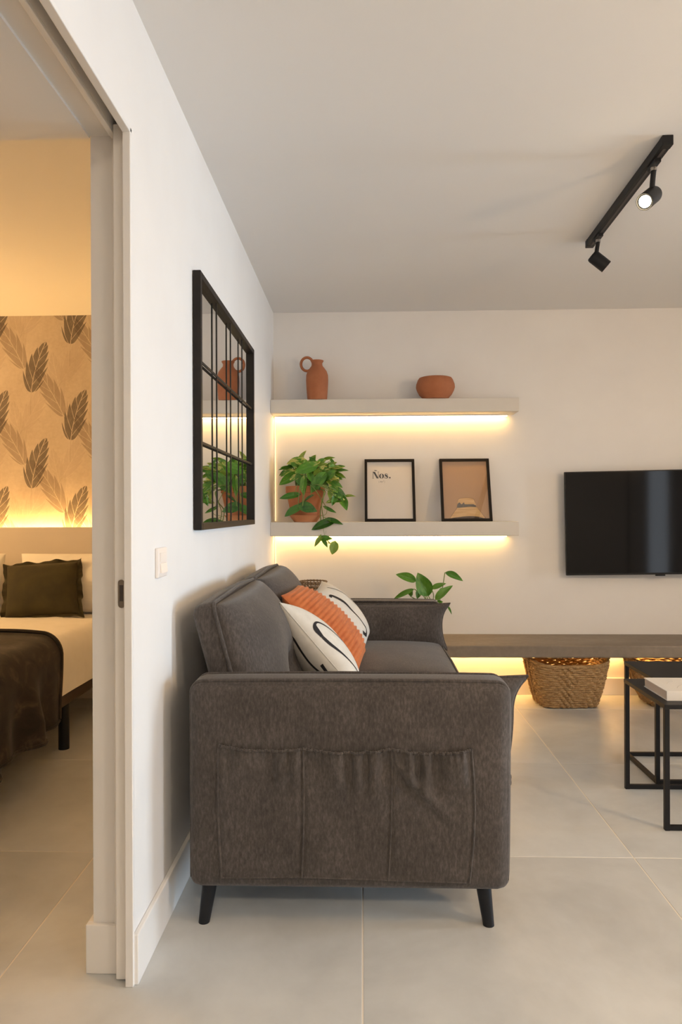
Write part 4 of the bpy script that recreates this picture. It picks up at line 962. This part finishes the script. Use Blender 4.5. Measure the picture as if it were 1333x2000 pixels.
# ------------------------------------------------------------------ bedroom
bxr = at(125, 1462, Z=0).x; bly = at(125, 1462, Z=0).y
BX1 = bxr + 0.05; BX0 = BX1 - 1.50; BY0, BY1 = 2.50, 4.53
bed = thing('bed', ((BX0 + BX1) / 2, (BY0 + BY1) / 2, 0), 'dark wooden bed base with mattress against the lit headboard', 'bed')
g = G(); g.box(BX1 - 0.045, BX1, BY0, BY1, 0.245, 0.315, 0.004); g.box(BX0, BX0 + 0.045, BY0, BY1, 0.245, 0.315, 0.004); g.box(BX0 + 0.045, BX1 - 0.045, BY0, BY0 + 0.045, 0.245, 0.315, 0.004); g.box(BX0 + 0.045, BX1 - 0.045, BY1 - 0.045, BY1, 0.245, 0.315, 0.004); g.box(BX0 + 0.045, BX1 - 0.045, BY0 + 0.045, BY1 - 0.045, 0.27, 0.312)
g.make('frame', bedm, bed)
for (x_, y_) in ((bxr, bly), (BX0 + 0.05, bly), (bxr, BY0 + 0.1), (BX0 + 0.05, BY0 + 0.1), (bxr, BY1 - 0.1), (BX0 + 0.05, BY1 - 0.1)):
    G().cyl((x_, y_, 0), (x_, y_, 0.246), 0.027, 0.027, 24).make('leg', blackleg, bed)
puffy(((BX0 + BX1) / 2, (BY0 + BY1) / 2, 0.43), AX, ((BX1 - BX0) / 2 - 0.01, (BY1 - BY0) / 2 - 0.005, 0.117), 0.06, n=12).make('mattress', sheetm, bed)
# duvet: draped shell over the mattress, down to the rail
def duv(u, v):
    w_ = (BX1 - BX0) / 2 + 0.012; y_ = BY0 - 0.02 + (4.40 - BY0) * v; s_ = (u * 2 - 1) * (w_ + 0.235); r_ = 0.10; zt_ = 0.585 + 0.008 * noise.noise((u * 6, v * 6, 1)); c0 = (BX0 + BX1) / 2
    a = abs(s_); sg = 1 if s_ >= 0 else -1; flat = w_ - r_; arc = r_ * math.pi / 2
    if a <= flat: x_, z_ = a, zt_ + 0.012 * (1 - (a / flat) ** 4)
    elif a <= flat + arc: th = (a - flat) / r_; x_, z_ = flat + r_ * math.sin(th), zt_ - r_ + r_ * math.cos(th)
    else: x_, z_ = w_ + 0.004 * noise.noise((v * 9, a * 6, 0)), zt_ - r_ - (a - flat - arc)
    return (c0 + sg * x_, y_, z_)
def shell(fn, nu, nv, th):
    g = G().surf(fn, nu, nv); n0 = len(g.v); me = bpy.data.meshes.new('tmp'); me.from_pydata(g.v, [], g.f); bm = bmesh.new(); bm.from_mesh(me)
    bmesh.ops.recalc_face_normals(bm, faces=bm.faces); bmesh.ops.solidify(bm, geom=bm.faces[:], thickness=th); bm.verts.index_update()
    h_ = G().add([v.co.copy() for v in bm.verts], [[v.index for v in f_.verts] for f_ in bm.faces]); bm.free(); bpy.data.meshes.remove(me); return h_
tag(shell(duv, 70, 40, 0.008).make('duvet', sheetm), 'white duvet smoothed over the bed', 'duvet')
YF = at(0, 1236, Z=0.62).y
def thr(u, v):
    w_ = (BX1 - BX0) / 2 + 0.028; c0 = (BX0 + BX1) / 2; r_ = 0.11; ext = 0.37
    s_ = (u * 2 - 1) * (w_ + ext); a = abs(s_); sg = 1 if s_ >= 0 else -1; flat = w_ - r_; arc = r_ * math.pi / 2
    yy = BY0 + 0.06 + (YF - BY0 - 0.06) * v - 0.10 * max(0, (a - flat) / ext) * v * 0.6
    zt_ = 0.606 + 0.006 * noise.noise((u * 9, v * 5, 7)) + 0.010 * math.exp(-((1 - v) / 0.03) ** 2)
    if a <= flat: x_, z_ = a, zt_ + 0.012 * (1 - (a / flat) ** 4)
    elif a <= flat + arc: th = (a - flat) / r_; x_, z_ = flat + r_ * math.sin(th), zt_ - r_ + r_ * math.cos(th)
    else:
        dr = (a - flat - arc); x_ = w_ + (0.030 * math.sin(yy * 17) + 0.018 * math.sin(yy * 31 + 1)) * min(1, dr / 0.22) + 0.012 * dr / 0.2; z_ = zt_ - r_ - dr * (0.93 + 0.10 * (1 - v))
    return (c0 + sg * x_, yy, z_)
tw = thing('throw_blanket', ((BX0 + BX1) / 2, 3.0, 0.2), 'dark brown plush blanket draped over the foot of the bed', 'blanket')
shell(thr, 130, 70, 0.012).make('cloth', throwm, tw)
G().tube([Vector(thr(1.0, j / 60)) for j in range(61)], 0.008, 6).make('hem', throwm, tw)
G().tube([Vector(thr(0.3 + 0.7 * i / 90, 1.0)) + Vector((0, 0, 0.006)) for i in range(91)], 0.010, 6).make('hem', throwm, tw)
# pillows
def bed_pillow(bl, br, tl, tr, T, mat, label, name='bed_pillow', flange=0.0, group=None, cat='pillow'):
    bl, br, tl, tr = [Vector(p) for p in (bl, br, tl, tr)]; c = (bl + br + tl + tr) / 4
    eu = ((br + tr) - (bl + tl)) / 4; ev_ = ((tl + tr) - (bl + br)) / 4; en_ = eu.cross(ev_).normalized()
    if en_.y > 0: en_ = -en_
    hu, hv = eu.length, ev_.length
    def ex(u, v, s): return 0.010 * noise.noise((u * 2.5 + c.x * 9, v * 2.5, s)) * (1 - u * u) * (1 - v * v)
    f0 = pillow_fn(c, eu.normalized(), ev_.normalized(), en_, hu, hv, T, 0.05, 0.45, ex)
    t = thing(name, (c.x, c.y, c.z - hv), label, cat, group)
    pillow_mesh(f0, 26, 22).make('cover', mat, t)
    if flange:
        g = G(); n_ = 160; ring = pillow_edge(f0, 40)
        for i, p in enumerate(ring):
            d = (p - c); d -= en_ * d.dot(en_); d.normalize(); wv = 0.012 * math.sin(i * 0.42) + 0.006 * math.sin(i * 0.9)
            g.v.append(p - d * 0.008); g.v.append(p + d * flange * 0.55 + en_ * wv * 0.6); g.v.append(p + d * flange + en_ * wv)
        for i in range(n_):
            a, b = i * 3, ((i + 1) % n_) * 3; g.f += [(a, b, b + 1, a + 1), (a + 1, b + 1, b + 2, a + 2)]
        g.make('flange', mat, t)
    return t
zb = 0.60
q = at(160, 1203, Z=zb + 0.005); yq = q.y
bed_pillow(at(10, 1207, Y=yq), at(156, 1200, Y=yq), at(14, 1108, Y=yq + 0.20), at(152, 1097, Y=yq + 0.20), 0.085, olivem, 'olive green velvet pillow with ruffled edge on the bed', flange=0.032, group='olive pillows')
bed_pillow(at(-150, 1215, Y=yq + 0.02), at(-14, 1212, Y=yq + 0.02), at(-150, 1112, Y=yq + 0.2), at(-16, 1112, Y=yq + 0.2), 0.085, olivem, 'dark olive pillow cut off by the left picture edge', flange=0.032, group='olive pillows')
bed_pillow(at(38, 1200, Y=4.22), at(252, 1196, Y=4.22), at(42, 1079, Y=4.42), at(246, 1084, Y=4.42), 0.10, sheetm, 'white pillow propped upright behind the olive pillow', group='white pillows')
bed_pillow(at(-215, 1200, Y=4.22), at(14, 1200, Y=4.22), at(-205, 1080, Y=4.42), at(10, 1082, Y=4.42), 0.10, sheetm, 'white pillow at the left picture edge', group='white pillows')

# flush ceiling lamps behind the viewpoint (the kitchen end of the room)
for (x_, y_, lab) in ((0.1, -0.9, 'round flush ceiling lamp behind the viewpoint, nearer the doorway wall'), (2.2, -0.9, 'round flush ceiling lamp behind the viewpoint, farther from the doorway wall')):
    cl = thing('ceiling_lamp', (x_, y_, CEIL - 0.08), lab, 'lamp', 'flush ceiling lamps')
    G().lathe([(0, 0.08), (0.20, 0.08), (0.20, 0.05), (0.19, 0.04)], (x_, y_, CEIL - 0.08), 40).make('base', trimm, cl)
    G().lathe([(0.19, 0.04), (0.185, 0.02), (0.15, 0.005), (0, 0.0)], (x_, y_, CEIL - 0.08), 40).make('diffuser', diffm, cl)

bl_ = thing('pendant_lamp', (-3.3, 3.3, 1.75), 'small warm globe pendant over the far side of the bed', 'lamp')
G().lathe([(0, 0), (0.05, 0.012), (0.085, 0.05), (0.095, 0.095), (0.085, 0.14), (0.05, 0.178), (0.02, 0.19)], (-3.3, 3.3, 1.75), 32).make('globe', globem, bl_)
G().cyl((-3.3, 3.3, 1.94), (-3.3, 3.3, CEIL), 0.004).make('cord', blackm, bl_)

fl = thing('floor_lamp', (2.55, 1.25, 0), 'slim black floor lamp with a warm globe, right of the sofa area', 'lamp')
G().lathe([(0, 0), (0.14, 0), (0.14, 0.015), (0.02, 0.022), (0, 0.022)], (2.55, 1.25, 0), 40).make('base', blackm, fl)
G().cyl((2.55, 1.25, 0.02), (2.55, 1.25, 1.74), 0.009).make('pole', blackm, fl)
G().lathe([(0.02, 0), (0.07, 0.018), (0.12, 0.07), (0.14, 0.135), (0.12, 0.205), (0.07, 0.255), (0, 0.27)], (2.55, 1.25, 1.73), 40).make('globe', floorglobem, fl)
